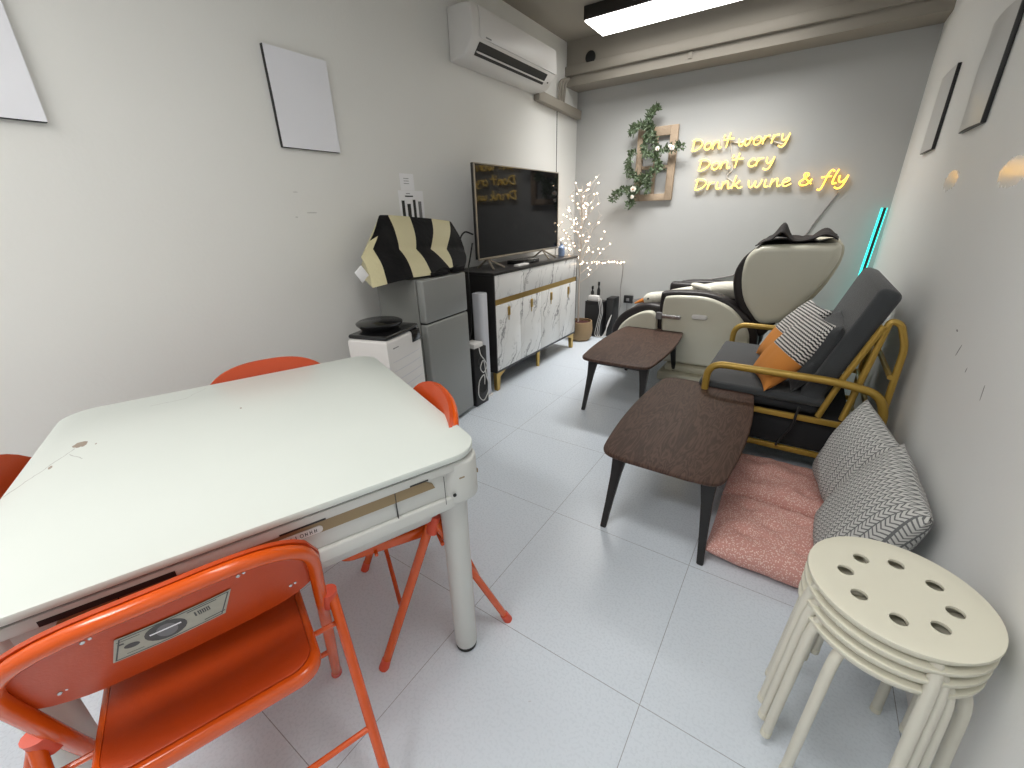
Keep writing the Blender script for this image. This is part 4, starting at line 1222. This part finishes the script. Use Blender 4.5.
# goose plush
GO = thing('goose_plush', 'long white goose plush with orange beak lying across the massage chair seat', 'plush toy', (-.8, 3.83, .5))
b = B()
spine = [(-.32, 3.88, .675, .055), (-.43, 3.88, .69, .070), (-.55, 3.86, .685, .066), (-.66, 3.84, .672, .054), (-.76, 3.81, .660, .046), (-.84, 3.76, .650, .042), (-.92, 3.68, .632, .046), (-1.0, 3.63, .614, .055), (-1.05, 3.625, .606, .048), (-1.078, 3.625, .600, .026)]
sp2 = cr([s[:3] for s in spine], 4); rr = cr([(s[3], 0, 0) for s in spine], 4)
n = 16; rings = []
for i, p in enumerate(sp2):
    t_ = (sp2[min(i+1, len(sp2)-1)]-sp2[max(0, i-1)]).normalized(); s_ = t_.cross(Vector((0, 0, 1))).normalized(); u_ = s_.cross(t_)
    rings.append([b.bm.verts.new(p+(s_*math.cos(a)+u_*math.sin(a))*max(rr[i].x, .01)*(1+.06*noise.noise(p*25))) for a in [2*PI*j/n for j in range(n)]])
for a_, c_ in zip(rings, rings[1:]):
    for j in range(n): b.bm.faces.new((a_[j], a_[(j+1) % n], c_[(j+1) % n], c_[j]))
b.bm.faces.new(rings[0]); b.bm.faces.new(rings[-1])
part('body', b, M['plush'], GO, angle=70)
b = B(); b.ball((-.66, 3.77, .712), .058, (1.5, .8, .5), 14, 10, Matrix.Rotation(R(15), 3, 'Y')); part('wing', b, M['plush'], GO)
b = B(); b.tube(cr([(-1.06, 3.625, .602), (-1.10, 3.622, .590), (-1.155, 3.62, .564)], 4), .034, 12, taper=.25, flat=.75); part('beak', b, M['beak'], GO)
b = B(); b.ball((-1.03, 3.572, .622), .009, u=10, v=8); b.ball((-1.03, 3.678, .622), .009, u=10, v=8); loose('eye', b, M['blackgloss'], GO)

# ------------------------------------------------------------------ sofa chair bed
SF = thing('sofa_bed', 'charcoal folding sofa chair with gold tube arms against the right wall', 'sofa', (.05, 2.83, 0))
YN, YFAR = 2.335, 3.285
for y in (YN, YFAR):
    b = B()
    pts = fil([(-.318, y, 0), (-.318, y, .552), (.24, y, .552), (.395, y, .525), (.436, y, .44), (.436, y, 0)], .085, 8)
    b.tube(pts, .0185, 14); part('arm_frame', b, M['sofagold'], SF)
yr0, yr1 = YN+.03, YFAR-.03
b = B()
for y in (YN+.012, YFAR-.012):
    for z in (.335, .150):
        b.box((-.32, y-.010, z-.014), (.43, y+.010, z+.014), .004)
for x in (-.318, .42):
    for z in (.335, .150): b.box((x-.010, YN, z-.014), (x+.010, YFAR, z+.014), .004)
part('base_frame', b, M['sofagold'], SF)
b = B(); b.box((-.30, YN+.026, .162), (.34, YFAR-.026, .326), .004); part('storage_skirt', b, M['darkgrey2'], SF)
# hinge bars and rear loops, flat steel
def flat(b, pts, y, w=.013, th=.004):
    b.tube([(x, y, z) for x, z in pts], w, 4, flat=1.0)
for y, s in ((YN+.028, 1), (YFAR-.028, -1)):
    b = B(); b.tube([Vector((.205, y, .352)), Vector((.262, y, .574)), Vector((.345, y, .825))], .014, 8); part('back_bar', b, M['sofagold'], SF)
    b = B(); b.tube(fil([(.30, y+s*.012, .352), (.362, y+s*.012, .848), (.40, y+s*.012, .838), (.436, y+s*.012, .74), (.438, y+s*.012, .45), (.438, y+s*.012, .352)], .04, 7), .014, 8); part('rear_loop', b, M['sofagold'], SF)
b = B(); b.tube([(.345, YN+.02, .80), (.345, YFAR-.02, .80)], .012, 8); b.tube([(.42, YN+.03, .60), (.42, YFAR-.03, .60)], .012, 8); loose('cross_rail', b, M['sofagold'], SF)
b = B(); b.box((-.345, YN+.045, .345), (.20, YFAR-.045, .395), .022, 4); part('folded_mattress', b, M['darkgrey2'], SF)
b = B(); b.box((-.36, YN+.035, .392), (.22, YFAR-.035, .438), .022, 4); part('seat_cushion', b, M['darkgrey'], SF)
bl = B(); bl.box((-.045, -(YFAR-YN)/2+.045, 0), (.045, (YFAR-YN)/2-.045, .60), .030, 4)
ang = math.atan2(.145, .42)
rotm = Matrix.Rotation(ang, 3, 'Y')
for v in bl.bm.verts: v.co = rotm @ v.co+Vector((.150, (YN+YFAR)/2, .405))
part('back_cushion', bl, M['darkgrey'], SF)
b = B(); b.tube(cr([(.12, YN-.012, .40), (.115, YN-.022, .36), (.11, YN-.022, .30), (.08, YN-.015, .22), (.06, YN-.02, .17)], 5), .006, 8)
part('strap', b, M['black'], SF)
# cushions on the sofa
def cushion(name, label, cat, w, h, th, origin, xa, za, m, group=None, seed=0, **kw):
    b = B(); pillow(b, w, h, th, seed=seed, **kw)
    o = single(name, b, m, label, cat, group=group, angle=60)
    oriented(o, origin, xa, za); return o
cushion('scatter_cushion', 'plain charcoal cushion leaning on the sofa back behind the near patterned pillow', 'cushion', .42, .38, .16,
        (.145, 2.60, .622), (0.02, 1, 0), (.36, 0, .93), M['darkgrey'], seed=4)
cushion('scatter_cushion', 'orange and houndstooth cushion on the sofa, nearer of the two', 'cushion', .31, .44, .16,
        (.037, 2.53, .618), (-.30, .95, 0), (.58, .14, .80), M['hound'], 'orange and houndstooth cushions', seed=1)
cushion('scatter_cushion', 'orange and houndstooth cushion on the sofa, farther of the two', 'cushion', .33, .43, .15,
        (.020, 2.91, .615), (-.30, .95, 0), (.54, .14, .83), M['hound'], 'orange and houndstooth cushions', seed=2)
# floor mats
dm = [(-.45, -.45), (.45, -.45), (-.45, .45), (.45, .45), (0, 0)]
for (cy, sd, lb) in ((1.685, 1, 'pink patterned floor cushion nearer the stools'), (2.10, 5, 'pink patterned floor cushion beside the sofa base')):
    b = B(); pillow(b, .43, .408, .125, n=36, pinch=.02, seed=sd, dimples=dm, amp=.012, soft=4.5)
    o = single('floor_cushion', b, M['pink'], lb, 'floor cushion', group='pink floor cushions', angle=60)
    o.matrix_world = Matrix.Translation((.105, cy, .062)) @ Matrix.Rotation(R(-90), 4, 'X')
cushion('back_cushion', 'grey braid print cushion leaning on the right wall, nearer the stools', 'cushion', .44, .45, .17, (.345, 1.625, .310), (-.02, 1, .04), (.36, 0, .93), M['braid'], 'grey braid print cushions', seed=2, soft=3.0, pinch=.05)
cushion('back_cushion', 'grey braid print cushion beside the sofa, partly behind the other braid print cushion', 'cushion', .41, .42, .15, (.335, 2.035, .310), (-.22, 1, .10), (.24, .04, .95), M['braid'], 'grey braid print cushions', seed=3, soft=3.0, pinch=.05)

# ------------------------------------------------------------------ world, camera, view
w = bpy.data.worlds.new('world'); S.world = w; w.use_nodes = True
w.node_tree.nodes['Background'].inputs[0].default_value = (.5, .5, .5, 1); w.node_tree.nodes['Background'].inputs[1].default_value = .3
cam = bpy.data.cameras.new('camera'); co = bpy.data.objects.new('camera', cam); COL.objects.link(co)
cam.sensor_width = 36; cam.lens = 36*417.5/1024; cam.clip_start = .02
yaw, pit, rol = R(34.44), R(22.24), R(-1.587)
f = Vector((-math.sin(yaw)*math.cos(pit), math.cos(yaw)*math.cos(pit), -math.sin(pit)))
rt = Vector((math.cos(yaw), math.sin(yaw), 0)); up = rt.cross(f)
r2 = rt*math.cos(rol)+up*math.sin(rol); u2 = -rt*math.sin(rol)+up*math.cos(rol)
m = Matrix((r2, u2, -f)).transposed().to_4x4(); m.translation = (0, 0, 1.32)
co.matrix_world = m
S.camera = co
vs = S.view_settings
S.display_settings.display_device = 'sRGB'
vs.view_transform = 'Standard'; vs.look = 'None'; vs.gamma = 1; vs.use_curve_mapping = False
vs.exposure = .22
